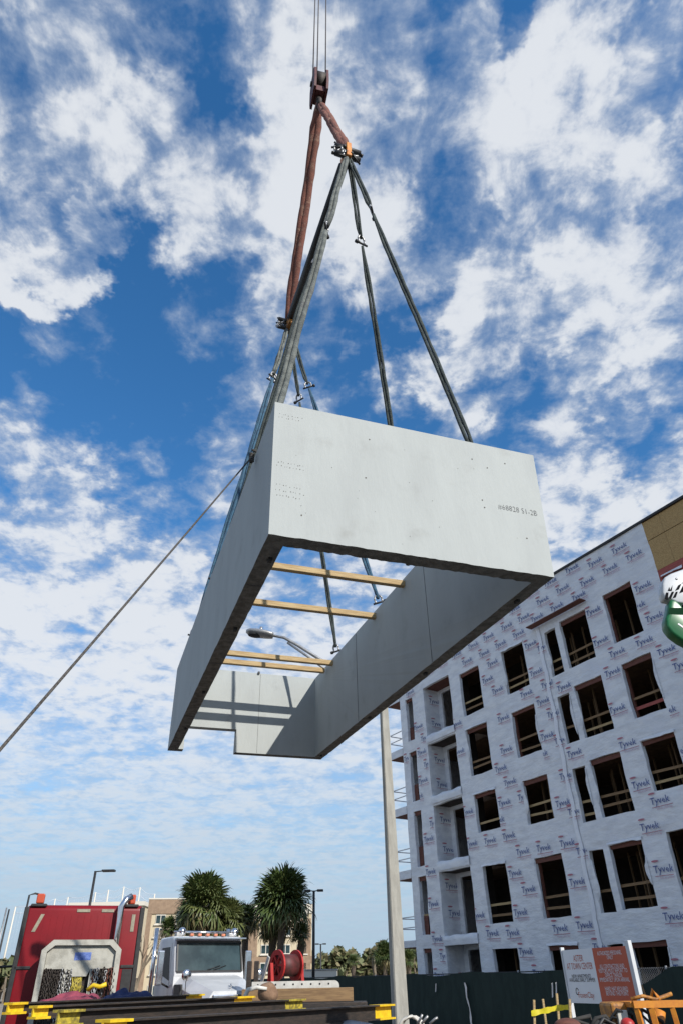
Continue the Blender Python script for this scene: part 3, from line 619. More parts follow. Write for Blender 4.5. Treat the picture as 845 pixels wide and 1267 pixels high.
# printed logos: dark blue word, red emblem above, thin red line of print below
def clipped(vs, fs, lo, hi):
    bm = bmesh.new(); bv = [bm.verts.new(v) for v in vs]
    for f in fs:
        try: bm.faces.new([bv[i] for i in f])
        except ValueError: pass
    for co, no in ((lo, (-1, 0, 0)), (hi, (1, 0, 0))):
        if co is None: continue
        bmesh.ops.bisect_plane(bm, geom=bm.verts[:]+bm.edges[:]+bm.faces[:], plane_co=(co, 0, 0), plane_no=no, clear_outer=True)
    bm.verts.index_update(); r = [v.co[:] for v in bm.verts], [[v.index for v in f.verts] for f in bm.faces]; bm.free(); return r
def logo_parts():
    out = []
    v, f = text_geo('Tyvek', .335, .002, 1); out.append((0, [(x*.98+.06*y, 0, y) for x, y, z in v], f))
    v = [(-.26+.15*math.cos(2*PI*j/12), 0, .37+.034*math.sin(2*PI*j/12)) for j in range(12)]; out.append((1, v, [tuple(range(12))]))
    v, f = text_geo('HomeWrap', .11, 0, 1); out.append((2, [(x*1.25+.14, 0, y-.2) for x, y, z in v], f))
    out.append((1, [(-.38, 0, -.105), (.50, 0, -.105), (.50, 0, -.085), (-.38, 0, -.085)], [(0, 1, 2, 3)]))
    return out
LP = logo_parts(); LMS = ('print_blue', 'print_red', 'print_pale')
def logo_mesh(lo=None, hi=None):
    m = MB()
    for mi, v, f in LP:
        if lo is not None or hi is not None: v, f = clipped(v, f, lo, hi)
        m.mi = mi
        if f: m.add(v, f)
    return m
FULL = logo_mesh().mesh('printed_logo', *LMS)
cnt = 0
def free(u0, u1, z0, z1): return not any(a < u1 and b > u0 and c < z1 and d > z0 for a, b, c, d in HOLES)
rows = []; z = 14.78; k = 0
while z > .6:
    rows.append((z, (k % 2)*.57+rr.uniform(-.1, .1))); k += 1; z -= .60 if k % 3 else .66
for z, off in rows:
    u = -29.0+off
    while u < -3:
        u += 1.14; uu = u+rr.uniform(-.05, .05); zz_ = z+rr.uniform(-.03, .03)+(.25 if -17.6 < u < -15 else 0)
        if uu+.48 > OSBX and zz_ > 11.0 and uu < -9.5: continue
        if uu > OSBX and zz_ > 13: continue
        if uu-.42 < UL or rr.random() < .06: continue
        if rr.random() < .07: continue
        lo = hi = None
        if not free(uu-.36, uu+.46, zz_-.16, zz_+.36):
            if free(uu-.36, uu-.03, zz_-.16, zz_+.36):
                hi = min([a for a, b, c, d in HOLES if a > uu-.36 and c < zz_+.36 and d > zz_-.16])-uu
            elif free(uu+.08, uu+.46, zz_-.16, zz_+.36):
                lo = max([b for a, b, c, d in HOLES if b < uu+.46 and c < zz_+.36 and d > zz_-.16])-uu
            else: continue
            if rr.random() < .25: continue
        me = FULL if lo is None and hi is None else logo_mesh(None if lo is None else lo*K15+.05, None if hi is None else hi*K15-.05).mesh('printed_logo', *LMS)
        if cnt < 290: inst(me, 'printed_logo', bld, (fu(uu), -.058, fz(zz_)), (rr.uniform(-.01, .01), rr.uniform(-.02, .02), 0))
        cnt += 1
# prints on the balcony side walls
for zz_ in (3.9, 4.9, 6.3, 7.5, 9.0, 10.1, 11.8, 12.9, 1.6):
    o_ = inst(FULL, 'printed_logo', bld, (fu(-25.6)-.014, .85+rr.uniform(-.15, .15), fz(zz_)), (0, 0, PI/2), (1, 1, 1))
print('logos', cnt)

# ------------------------------------------------------------------ street light
pb = at_y(495, 1260, 14); pole_x = pb.x
sl = thing('street_light', 'tall tapered concrete street light pole with a cobra-head lamp on a long curved arm', 'street light', (pole_x, 14, 0), .25)
ptop = at_y(466, 838, 14); hgt = ptop.z
m = MB(); n = 24; vs = []
for k in range(n+1):
    z = hgt*k/n; w = .128-.060*k/n; c = w*.18
    for (a, b) in ((-w+c,-w),(w-c,-w),(w,-w+c),(w,w-c),(w-c,w),(-w+c,w),(-w,w-c),(-w,-w+c)): vs.append((a-.12*(z/hgt)*0, b, z))
m.add(vs, [(8*k+j, 8*k+(j+1) % 8, 8*k+8+(j+1) % 8, 8*k+8+j) for k in range(n) for j in range(8)]+[tuple(8*n+j for j in range(8))]); m.build('pole', 'pole_concrete', sl)
inv = Matrix.Rotation(-.25, 4, 'Z') @ Matrix.Translation((-pole_x, -14, 0))
def sp(x, y, Y=14): return inv @ at_y(x, y, Y)
arm = [Vector((0, 0, hgt-.12)), sp(430, 838), sp(395, 815), sp(368, 798), sp(352, 789), sp(336, 786)]
MB().tube(arm, [.045, .042, .04, .038, .035, .03], 8).build('arm', 'galv', sl)
MB().tube([Vector((0, 0, hgt-.6)), sp(425, 845), sp(385, 815), sp(356, 795)], .028, 8).build('arm_brace', 'galv', sl)
a, b = sp(338, 786.5), sp(305, 781); m = MB(); dx = (b-a)
hd = inst(None, 'lamp_head', sl)
bpy.data.objects.remove(hd)
m = MB(); vs = []; k = 9
for i in range(k+1):
    t = i/k; c = a.lerp(b, t); w = .05+.13*math.sin(PI*min(1, .12+.80*t))**.7; h = .045+.035*math.sin(PI*min(1, .15+.75*t))
    if i == k: w *= .5; h *= .6
    for j in range(12): ang = 2*PI*j/12; vs.append(c+Vector((0, math.cos(ang)*w, math.sin(ang)*h)))
m.smooth = True; m.add(vs, [(12*i+j, 12*i+(j+1) % 12, 12*i+12+(j+1) % 12, 12*i+12+j) for i in range(k) for j in range(12)]+[tuple(range(12))[::-1], tuple(12*k+j for j in range(12))]); lh = m.build('lamp_head', 'galv', sl)
c = a.lerp(b, .62); MB().ell((c.x, c.y, c.z-.055), (.19, .12, .05), 14, 8).build('lens', 'black', lh)
c = a.lerp(b, .45); MB().tube([c+Vector((0, 0, .06)), c+Vector((0, 0, .16))], .035, 10).build('photocell', 'galv', lh)
for z in (.5, .95): MB().tube([(0, 0, z), (0, 0, z+.05)], .185-.08*z/hgt, 12).build('band', 'galv', sl)
# cable coil at the foot of the pole
c = at_y(507, 1262, 13.2); t = thing('cable_coil', 'pale coiled cable lying at the foot of the concrete street light pole', 'cable coil', (c.x, 13.2, c.z-.45))
MB().box((-.35, -.3, -c.z+.45), (.35, .3, .16)).build('crate', 'timber_dark', t)
for k in range(4):
    MB().tube([(.18*math.cos(2*PI*j/20)+.015*k, .05*k+.02*math.sin(3*j), .32+.17*math.sin(2*PI*j/20)) for j in range(21)], .024, 6).build('coil', 'pale_paint', t)
for i, (x0, x1) in enumerate(((522, 516), (529, 521), (541, 531))):
    p, q = at_y(x0, 1255+2*i, 13)-t.location, at_y(x1, 1267, 13)-t.location; MB().tube([q, q.lerp(p, .5)+Vector((.02, 0, .02)), p], .02, 6).build('loose_end', 'galv', t)

# ------------------------------------------------------------------ screened fence in front of the building
FD = Vector((.5184495, -.85510825, 0)); FN = Vector((.85510825, .5184495, 0)); FO = FN*(23-3.6)
fence = thing('construction_fence', 'chain-link construction fence covered in dark green privacy screen in front of the wrapped building', 'fence', FO, BLD_RZ)
FX0, FX1, FH = -54.0, -4.0, 1.93
mfp = MB().tube([(0, .05, 0), (0, .05, 1.95)], .03, 8).mesh('fence_post', 'galv')
x = FX0
while x <= FX1: inst(mfp, 'fence_post', fence, (x, 0, 0)); x += 3.0
MB().tube([(FX0, .05, 1.90), (FX1, .05, 1.90)], .02, 6).build('top_rail', 'black', fence)
mt = MB(); mt.smooth = True; vs = []; nx, nz = 260, 6
sag = lambda x: (.38*max(0, 1-abs(x+16.1)/1.3) if abs(x+16.1) < 1.3 else 0)
for i in range(nx+1):
    x = FX0+(FX1-FX0)*i/nx; top = FH+.03*math.sin(x*1.3)+.05*mnoise.noise(Vector((x*.8, 0, 0)))-.05*abs(math.sin(PI*(x-FX0)/3))-sag(x)
    for j in range(nz+1):
        z = .03+(top-.03)*j/nz; vs.append((x, -.02+.05*mnoise.noise(Vector((x*1.2, z*.7, 4)))*(1-.3*j/nz), z))
mt.add(vs, [(i*(nz+1)+j, (i+1)*(nz+1)+j, (i+1)*(nz+1)+j+1, i*(nz+1)+j+1) for i in range(nx) for j in range(nz)]); mt.build('privacy_screen', 'screen', fence)
m = MB(); g = .075
for k in range(-34, 34):
    for s in (1, -1):
        pts = []
        x0 = -16.1+k*g*1.0
        a_ = Vector((x0, .03, 1.2)); b_ = Vector((x0+s*.72, .03, 1.92))
        if -17.6 < a_.x < -14.6 and -17.6 < b_.x < -14.6: m.beam(a_, b_, .006, .006)
tag(m.build('chain_link', 'galv', fence), None, None, kind='stuff')
MB().tube([(-15.75, -.03, .9), (-15.9, -.03, 1.5)], .03, 6).build('loose_batten', 'timber_dark', fence)
for px, py, sz in ((541, 1222, .14), (685, 1225, .2), (690, 1222, .15)):
    d = ray(px, py); P_ = CAM+d*((FO-CAM).dot(FN)/d.dot(FN)) if False else None
    tt = ((FO-CAM).dot(FN))/d.dot(FN); P_ = CAM+d*tt-FO; lx = P_.dot(FD)
    m = MB(); m.add([(lx-.05, -.1, P_.z-sz), (lx+.03, -.12, P_.z-sz*.9), (lx+sz*.5, -.1, P_.z+sz), (lx+sz*.3, -.13, P_.z+sz*.9)], [(0, 1, 2, 3)]); m.build('torn_scrap', 'wrap_in', fence)
d = ray(579, 1235); tt = ((FO-CAM).dot(FN))/d.dot(FN); P_ = CAM+d*tt-FO; lx = P_.dot(FD)
m = MB(); m.smooth = True; vs = []
for k in range(11):
    z = 1.62-1.45*k/10; x = lx+.03*math.sin(k*1.4)+.045*k/2; vs += [(x-.05-.02*math.sin(k), -.1, z), (x+.05+.02*math.sin(k*2), -.12, z)]
m.add(vs, [(2*k, 2*k+1, 2*k+3, 2*k+2) for k in range(10)]); m.build('wrap_strip', 'wrap_in', fence)

# ------------------------------------------------------------------ site sign
SY = 20.0
A = at_y(695, 1177, SY); SD = Vector((.36, -.93, 0)).normalized()
lo_, hi2 = .2, 6.
for _ in range(40):
    t_ = (lo_+hi2)/2; d_ = A+SD*t_-CAM
    if CX+FPX*d_.dot(Rv)/d_.dot(Fv) < 773: lo_ = t_
    else: hi2 = t_
sw, sh = lo_, A.z-at_y(701, 1241, SY).z
sg = thing('site_sign', 'half white, half orange-red construction site sign on white posts in front of the green screen', 'sign', (A.x, SY, 0), math.atan2(SD.y, SD.x))
zb, zt = A.z-sh, A.z+.02; split = sw*.50
mw_ = MB().box((0, 0, zb), (split-.002, .03, zt)).build('white_panel', 'sign_white', sg)
mr_ = MB().box((split, 0, zb), (sw, .03, zt)).build('red_panel', 'sign_red', sg)
for x, zz_ in ((-.06, zt+.06), (sw+.02, zt+.10)): MB().box((x, -.02, 0), (x+(.05 if x < 0 else .12), .08, zz_), .008).build('post', 'white_paint', sg)
sc_ = sw/1.75
def line(txt, cx, z, size, matn, par, bold=0, w=None):
    v, f = text_geo(txt, size, 0, 2); 
    xs = [p[0] for p in v]; k = 1 if w is None else w/(max(xs)-min(xs)); xm = (max(xs)+min(xs))/2
    MB().add([((x-xm)*k+cx, -.004, y+z) for x, y, q in v], f).build('lettering', matn, par)
H = zt-zb; c1 = split/2; c2 = (split+sw)/2
line('ASTER', c1, zb+H*.77, .14*sc_, 'sign_red', mw_, .002, split*.32)
line('AT TOWN CENTER', c1, zb+H*.62, .14*sc_, 'sign_red', mw_, .002, split*.84)
line('NEW APARTMENTS', c1, zb+H*.46, .08*sc_, 'dark_steel', mw_, .001, split*.62)
line('AVAILABLE EARLY SUMMER', c1, zb+H*.39, .08*sc_, 'dark_steel', mw_, .001, split*.84)
line('FoxenClay', c1+.06, zb+H*.10, .12*sc_, 'sign_red', mw_, .002, split*.5)
m = MB(); m.tube([(c1-.26+.06*math.cos(a_)*(1-.05*i), -.004, zb+H*.20+.09*math.sin(a_)*(1-.06*i)) for i, a_ in enumerate([.4+k*.55 for k in range(10)])], .008, 5); m.build('swirl_mark', 'dark_steel', mw_)
for i, (tx, ww) in enumerate((('AUTHORIZED PERSONNEL', .72), ('ONLY', .18), ('', 0), ('ALL CONTRACTORS AND', .72), ('VISITORS MUST REPORT TO', .84), ('OFFICE TRAILER', .5), ('IMMEDIATELY UPON ARRIVAL', .86), ('', 0), ('HARD HAT REQUIRED', .66), ('BEYOND THIS POINT', .64))):
    if tx: line(tx, c2, zb+H*(.86-.079*i), .085*sc_, 'sign_white', mr_, .0015, (sw-split)*ww)

# ------------------------------------------------------------------ flatbed trailer with steel beams
def rz_of(d): return math.atan2(d.y, d.x)
tdir = Vector((.55, .83, 0)).normalized(); tr0 = Vector((-2.9, 6.7, 0))
tr = thing('flatbed_trailer', 'dark flatbed trailer carrying yellow-ended steel beams in the foreground', 'trailer', tr0, rz_of(tdir))
MB().box((-.4, -1.3, .95), (6.6, 1.5, 1.10), .01).build('deck', 'timber_dark', tr)
for y in (-1.32, 1.5): MB().box((-.4, y, .9), (6.6, y+.05, 1.12)).build('side_rail', 'dark_steel', tr)
for y in (-.5, .6): MB().box((-.2, y-.06, .55), (6.4, y+.06, .945)).build('chassis_beam', 'dark_steel', tr)
wh = MB(); wh.tube([(0, -.16, 0), (0, .16, 0)], .48, 20); wheel_me = wh.mesh('wheel', 'rubber'); hub_me = MB().tube([(0, -.18, 0), (0, .18, 0)], .22, 14).mesh('rim', 'galv')
def wheel(par, x, y, r=.48, rot=0):
    o = inst(wheel_me, 'wheel', par, (x, y, r), (0, 0, rot), (r/.48, 1, r/.48)); inst(hub_me, 'rim', o); return o
for x in (4.2, 5.5):
    for y in (-1.0, 1.2): wheel(tr, x, y)
for x in (.5, 2.6, 4.8): MB().box((x-.06, -1.25, 1.105), (x+.06, 1.45, 1.20)).build('dunnage', 'timber', tr)
def ibeam(P, Q, h, w, label, old=False):
    d = Q-P; ln = d.length; b = thing('steel_beam', label, 'steel beam', P, 0, 'steel beams with yellow ends on the trailer')
    mtx = d.to_track_quat('X', 'Z').to_matrix().to_4x4(); mtx.translation = P; b.matrix_world = mtx
    def sec(x0, x1, g):
        m = MB(); t = .014+g
        pr = [(-w/2-g, -h-g), (w/2+g, -h-g), (w/2+g, -h+t), (.008+g, -h+t), (.008+g, -t), (w/2+g, -t), (w/2+g, g), (-w/2-g, g), (-w/2-g, -t), (-.008-g, -t), (-.008-g, -h+t), (-w/2-g, -h+t)]
        return m.prism(pr, 0, x0, x1)
    sec(.003, ln-.003, 0).build('beam', 'dark_steel', b)
    e = min(.42, ln*.09)
    for x0, x1 in ((0, e*random.uniform(.55, .68)), (ln-e*random.uniform(1.1, 1.35), ln)): sec(x0, x1, .003).build('painted_end', 'yellow_old' if old else 'yellow', b)
def dz(px, py, d): return at_z(px, py, CAMZ-d)
ibeam(dz(11, 1241, .128), dz(250, 1230, .122), .092, .11, 'farthest of the yellow-ended steel beams, its left end by the red truck corner')
ibeam(dz(42, 1245, .153), dz(312, 1232.5, .148), .10, .12, 'second farthest yellow-ended steel beam, ending below the white truck grille')
ibeam(dz(73, 1250, .172), dz(374, 1236, .192), .115, .13, 'dark steel beam with a dirty yellow left end, second nearest on the trailer', True)
ibeam(dz(128, 1262, .22), dz(482, 1242.5, .27), .155, .15, 'nearest and longest yellow-ended steel beam, its right end beside the concrete pole')
# grey sheeting heaped at the right of the trailer
c = at_y(440, 1266, 10.0)
t = thing('grey_sheeting', 'heap of pale grey plastic sheeting below the yellow beam end', 'sheeting', (c.x, 10.0, 0))
m = MB(); m.smooth = True; vs = []; nx, ny = 26, 10
for i in range(nx+1):
    for j in range(ny+1):
        x = -.75+1.5*i/nx; y = -.5+1.0*j/ny; e = max(0, 1-(x/.78)**2)*max(0, 1-(y/.52)**2)
        vs.append((x, y, (c.z+.02)*(e**.35)+.05*mnoise.noise(Vector((x*3, y*9, 2)))*e+.004))
m.add(vs, [(i*(ny+1)+j, (i+1)*(ny+1)+j, (i+1)*(ny+1)+j+1, i*(ny+1)+j+1) for i in range(nx) for j in range(ny)]); m.build('sheet', 'tarp_grey', t)
def cloth(name, label, cat, matn, px0, px1, py_top, py_bot, Y, seed, depth=.8):
    a, b, c = at_y(px0, py_bot, Y), at_y(px1, py_bot, Y), at_y((px0+px1)/2, py_top, Y); w = b.x-a.x; h = c.z-a.z
    m = MB(); m.smooth = True; vs = []; nx, ny = 34, 14
    for i in range(nx+1):
        for j in range(ny+1):
            u = -1+2*i/nx; v = -1+2*j/ny; e = max(0, 1-u*u)**.4*max(0, 1-v*v)**.45
            q = mnoise.noise(Vector((u*2.2+seed, v*1.4, seed))); q2 = abs(mnoise.noise(Vector((u*5+v*2, v*4-u, seed+3))))
            vs.append((u*w/2+.03*q, v*depth/2, h*e*(.74+.45*q-.3*q2)))
    m.add(vs, [(i*(ny+1)+j, (i+1)*(ny+1)+j, (i+1)*(ny+1)+j+1, i*(ny+1)+j+1) for i in range(nx) for j in range(ny)])
    o = m.build(name, matn, None, ((a.x+b.x)/2, Y, min(a.z, b.z))); tag(o, label, cat); return o

# ------------------------------------------------------------------ red truck seen from behind
RY = 21.0
ra, rb = at_y(40, 1121, RY), at_y(176, 1117, RY); rw = 2.5
rt = thing('red_truck', 'red sleeper-cab lorry seen from behind with an aluminium chain rack on its back', 'truck', ((ra.x+rb.x)/2, RY, 0), math.radians(17))
zt_ = ra.z; hw = (rb.x-ra.x)/2/math.cos(math.radians(17))*.98
cab = MB(); bm = bmesh.new(); bmesh.ops.create_cube(bm, size=1)
for v in bm.verts: v.co = (v.co.x*2*hw, .95+v.co.y*1.9, (zt_+.75)/2+v.co.z*(zt_-.75))
bmesh.ops.bevel(bm, geom=bm.edges[:], offset=.14, segments=5, affect='EDGES', profile=.5)
cab.smooth = True; cab.bm(bm); cabo = cab.build('sleeper_cab', 'red_paint', rt)
m = MB(); m.smooth = True; vs = []   # streamlined roof falling towards the windscreen
m.prism([(1.85, zt_-.06), (3.3, zt_-.9), (3.3, .9), (1.85, .9)], 0, -hw+.04, hw-.04); m.build('front_cab', 'red_paint', rt)
MB().box((-hw+.12, 3.2, .8), (hw-.12, 5.2, 1.75), .08).build('bonnet', 'red_paint', rt)
for x in (-hw-.02, hw-.10): MB().box((x, -.03, .8), (x+.12, .06, zt_-.05), .02).build('side_fairing', 'black', rt)
for x0, x1 in ((-.22, .12), (.42, .74)): MB().box((x0, -.018, zt_-.17), (x1, -.001, zt_-.10)).build('vent_strip', 'tail', rt)
for x, sl_ in ((-hw+.26, .16), (hw-.3, -.0)):
    m = MB(); m.add([(x, -.014, zt_-.62), (x+.09, -.014, zt_-.62), (x+.09+sl_, -.014, zt_-.22), (x+sl_, -.014, zt_-.22)], [(0, 1, 2, 3)]); m.build('vent_strip', 'tail', rt)
for i in range(-6, 7): MB().box((i*.17-.003, -.004, 2.3), (i*.17+.003, .0, zt_-.24)).build('panel_rib', 'red_paint', rt)
for z in (2.12, 1.3): MB().box((-hw+.02, -.03, z), (-hw+.42, -.002, z+.07), .01).build('strap', 'black', rt); MB().box((hw-.42, -.03, z), (hw-.05, -.002, z+.07), .01).build('strap', 'black', rt)
for x in (-hw+.32, hw-.36):
    p = MB().box((x-.2, -.05, zt_-.05), (x+.2, .25, zt_+.02), .02).build('lamp_base', 'black', rt)
    MB().box((x-.1, .0, zt_+.03), (x+.1, .2, zt_+.26), .03).build('beacon_lamp', 'lamp_red', p)
MB().tube([(-hw+.02, .02, .9), (-hw+.02, .02, zt_+.22), (-hw+.16, .02, zt_+.26), (-hw+.26, .05, zt_+.24)], .025, 8).build('grab_pole', 'black', rt)
ex = MB(); ex.tube([(hw-.62, -.2, .9), (hw-.62, -.2, zt_-.05), (hw-.52, -.17, zt_+.12), (hw-.38, -.1, zt_+.2)], [.085, .085, .085, .085], 14); ex.build('exhaust_stack', 'chrome', rt)
MB().box((hw-.36, -.016, .85), (hw-.11, -.001, 2.1)).build('shade_panel', 'black', rt)  # black panel added to paint in the dark shading down the cab's right
# aluminium headache rack with chains
hr_y = -.55; zr = at_y(100, 1163, RY-.5).z; rwid = .97
rk = MB(); 
pr = [(-rwid, .9), (-rwid, zr-.22), (-rwid+.24, zr), (rwid-.24, zr), (rwid, zr-.22), (rwid, .9), (rwid-.13, .9), (rwid-.13, zr-.26), (rwid-.30, zr-.12), (-rwid+.30, zr-.12), (-rwid+.13, zr-.26), (-rwid+.13, .9)]
rk.prism(pr, 1, hr_y-.13, hr_y+.13); rko = rk.build('chain_rack', 'aluminium', rt, (.10, 0, 0))
MB().prism([(-rwid+.135, zr-.62), (-rwid+.135, zr-.27), (-rwid+.305, zr-.125), (rwid-.305, zr-.125), (rwid-.135, zr-.27), (rwid-.135, zr-.62), (.28, zr-.62), (.2, zr-.78), (-.2, zr-.78), (-.28, zr-.62)], 1, hr_y-.03, hr_y+.03).build('rack_plate', 'aluminium', rko)
MB().box((-.16, hr_y-.034, zr-.44), (.24, hr_y-.031, zr-.27)).build('decal', 'blue_decal', rko)
MB().box((-rwid+.14, hr_y+.10, .9), (rwid-.14, hr_y+.12, zr-.6)).build('rack_back', 'dark_steel', rko)
for x in (-.32, .32, -.22, .30): MB().box((x-.03, hr_y-.08, .9), (x+.03, hr_y+.08, zr-.62)).build('rack_upright', 'aluminium', rko)
chn = []
for k in range(3):
    m = MB(); L_ = 1.05; nn_ = 13
    for i in range(nn_):
        z = -i*.075
        m.tube([((.026*math.cos(a_) if i % 2 else 0), (0 if i % 2 else .026*math.cos(a_)), z+.045*math.sin(a_)) for a_ in [2*PI*j/7 for j in range(8)]], .011, 5, False)
    chn.append(m.mesh('chain', ('galv', 'dark_steel', 'header')[k]))
for k in range(24):
    x = -rwid+.19+k*.055 if k < 12 else .36+(k-12)*.05
    inst(chn[random.choice((0, 1, 1, 1, 2))], 'chain', rko, (x, hr_y-.06-random.uniform(0, .05), zr-.64-random.uniform(0, .06)), (random.uniform(-.06, .06), random.uniform(-.07, .07), random.uniform(0, 3)), (1.2, 1.2, random.uniform(.75, 1.25)))
m = MB()
for k in range(14): m.tube([(random.uniform(-.14, .14), hr_y-.05, zr-.8), (random.uniform(-.18, .18), hr_y-.08, zr-1.0), (random.uniform(-.2, .2), hr_y-.05, zr-1.35)], .012, 5)
tag(m.build('strap_bundle', 'yellow_old', rko), None, None, kind='stuff')
MB().box((-1.0, -3.2, .75), (1.0, .05, .95)).build('chassis', 'dark_steel', rt)
for y in (-1.0, -2.3, 4.0):
    for x in (-.95, .95): wheel(rt, x, y, .5, PI/2)
# mirror on an arm at the left
mp = rt.matrix_basis; 
MB().tube([(-hw+.02, 2.4, 2.25), (-hw-.75, 2.3, 2.22)], .03, 8).build('mirror_arm', 'black', rt)
MB().box((-hw-.86, 2.2, 1.72), (-hw-.62, 2.4, 2.3), .05).build('side_mirror', 'black', rt)
m = MB().box((-hw-.02, .3, 1.0), (-hw+.0, 1.7, zt_-.3), .004); m.build('side_panel', 'dark_steel', rt)
cloth('red_tarp', 'folded dusty red tarpaulin heaped below the chain rack of the red truck', 'tarpaulin', 'tarp_red', 48, 128, 1222, 1246, 14.5, 2)
cloth('blue_tarp', 'dark blue tarpaulin heaped between the red truck and the white truck', 'tarpaulin', 'tarp_blue', 122, 190, 1218, 1244, 14.8, 5)
p = at_y(120, 1223, 14.2); mm = MB(); mm.tube([p+Vector((-.16, 0, -.02)), p+Vector((-.06, 0, .05)), p+Vector((.05, 0, .02)), p+Vector((.16, 0, .06))], .035, 7); b = mm.build('yellow_strap', 'yellow'); tag(b, 'short yellow strap lying between the red and the blue tarpaulin', 'strap')

# ------------------------------------------------------------------ white truck facing the camera
WY = 26.0
wl, wr = at_y(222, 1203, WY), at_y(298, 1203, WY)
wt = thing('white_truck', 'white bonneted lorry facing the camera behind the steel beams', 'truck', ((wl.x+wr.x)/2, WY, 0), math.radians(30))
z_ws0, z_ws1, z_roof = at_y(260, 1204, WY).z, at_y(260, 1166, WY).z, at_y(260, 1160, WY).z+.06
hw2 = (wr.x-wl.x)/2/math.cos(math.radians(30))*.97+.06
m = MB(); m.prism([(0, .8), (0, z_ws0), (.28, z_roof-.12), (.5, z_roof), (1.9, z_roof), (2.0, z_roof-.15), (2.0, .8)], 0, -hw2, hw2)
bm = bmesh.new(); bv = [bm.verts.new(v) for v in m.v]; [bm.faces.new([bv[i] for i in f]) for f in m.f]; bmesh.ops.recalc_face_normals(bm, faces=bm.faces[:])
bmesh.ops.bevel(bm, geom=[e for e in bm.edges if min(v.co.z for v in e.verts) > z_ws0-.05], offset=.085, segments=3, affect='EDGES', profile=.5, clamp_overlap=True)
m = MB(); m.bm(bm); cab2 = m.build('cab', 'white_paint', wt)
MB().add([(-hw2+.09, .045-.03, z_ws0+.07), (hw2-.09, .045-.03, z_ws0+.07), (hw2-.10, .255-.02, z_roof-.20), (-hw2+.10, .255-.02, z_roof-.20)], [(0, 1, 2, 3)]).build('windscreen', 'glass', cab2)
m = MB(); a_, b_, c_, d_ = Vector((-hw2+.07, 0, z_ws0+.05)), Vector((hw2-.07, 0, z_ws0+.05)), Vector((hw2-.08, .22, z_roof-.17)), Vector((-hw2+.08, .22, z_roof-.17))
for p, q in ((a_, b_), (b_, c_), (c_, d_), (d_, a_)): m.beam(p, q, .05, .05)
m.build('windscreen_seal', 'black', cab2)
for s in (-1, 1):
    for k in (-.25,): 
        MB().tube([(s*.1, -.02, z_ws0+.08), (s*.1+.45*1, .03, z_ws0+.2)], .012, 5).build('wiper', 'black', cab2)
MB().box((-hw2-.02, -.06, z_roof-.10), (hw2+.02, .32, z_roof-.06), .01).build('sun_visor', 'chrome', cab2)
dr = MB().add([(-hw2-.006, .42, .95), (-hw2-.006, 1.6, .95), (-hw2-.006, 1.6, z_roof-.2), (-hw2-.006, .5, z_roof-.2)], [(0, 1, 2, 3)]).build('door', 'white_paint', cab2)
MB().prism([(.52, z_ws0+.02), (.48, z_ws0-.18), (1.1, z_ws0-.06), (1.5, z_ws0-.02), (1.5, z_roof-.3), (.66, z_roof-.3)], 0, -hw2-.013, -hw2-.003).build('side_window', 'black', dr)
m = MB(); m.smooth = False
hb0, hb1 = z_ws0+.0, z_ws0-.20     # bonnet
prof = [(-hw2+.02, .8), (-hw2+.02, z_ws0-.3), (-hw2+.28, z_ws0-.04), (hw2-.28, z_ws0-.04), (hw2-.02, z_ws0-.3), (hw2-.02, .8)]
prof2 = [(-.74, .7), (-.78, z_ws0-.72), (-.6, z_ws0-.46), (.6, z_ws0-.46), (.78, z_ws0-.72), (.74, .7)]
vs = [(x, -.002, z) for x, z in prof]+[(x*.95, -.9, z-.14 if z > 1 else z) for x, z in prof]+[(x, -2.05, z) for x, z in prof2]; k = 6
m.add(vs, [(i+o_*k, (i+1) % k+o_*k, (i+1) % k+k+o_*k, i+k+o_*k) for o_ in (0, 1) for i in range(k)]+[tuple(range(12, 18))]); bon = m.build('bonnet', 'white_paint', wt)
g = MB(); g.box((-.62, -2.12, .7), (.62, -2.05, z_ws0-.54), .03); go = g.build('grille_surround', 'chrome', bon)
MB().box((-.54, -2.135, .8), (.54, -2.115, z_ws0-.62), .005).build('grille_mesh', 'dark_steel', go)
for k in range(9): MB().box((-.48+k*.12-.012, -2.15, .8), (-.48+k*.12+.012, -2.134, z_ws0-.63)).build('grille_bar', 'galv', go)
MB().tube([(0, -1.85, z_ws0-.43), (0, -1.93, z_ws0-.34), (0, -1.88, z_ws0-.3)], .022, 7).build('bonnet_ornament', 'chrome', bon)
for s in (-1, 1):
    fd = MB().box((s*(hw2+.12)-.24, -2.0, .55), (s*(hw2+.12)+.24, -.5, 1.12), .1).build('mudguard', 'white_paint', wt)
    MB().ell((s*(hw2+.08), -2.0, .95), (.14, .06, .1), 12, 8).build('headlight', 'chrome', fd)
    MB().tube([(s*(hw2-.02), -1.2, 1.1), (s*(hw2+.02), -1.25, z_ws0-.2)], .012, 6).build('mirror_stalk', 'black', wt)
    MB().ell((s*(hw2+.02), -1.27, z_ws0-.06), (.15, .06, .15), 14, 9).build('bonnet_mirror', 'chrome', wt)
    MB().tube([(s*(hw2+.14), 1.95, 1.0), (s*(hw2+.14), 1.95, z_roof+.3)], .07, 12).build('exhaust_stack', 'chrome', wt)
    MB().box((s*(hw2+.34)-.11, .42, z_ws0-.30), (s*(hw2+.34)+.11, .52, z_ws0+.62), .03).build('side_mirror', 'chrome', wt)
    MB().tube([(s*hw2, .5, z_ws0-.35), (s*(hw2+.34), .46, z_ws0-.2), (s*(hw2+.34), .5, z_ws0-.05)], .03, 7).build('mirror_bracket', 'black', wt)
MB().box((-hw2-.02, -.75, z_ws0-.55), (-hw2+.06, -.15, z_ws0-.28), .01).build('air_intake', 'black', bon)
for x in (-.55, -.28, 0, .28, .55): MB().box((x-.06, .42, z_roof+.0), (x+.06, .54, z_roof+.07), .015).build('marker_lamp', 'lamp_orange', cab2)
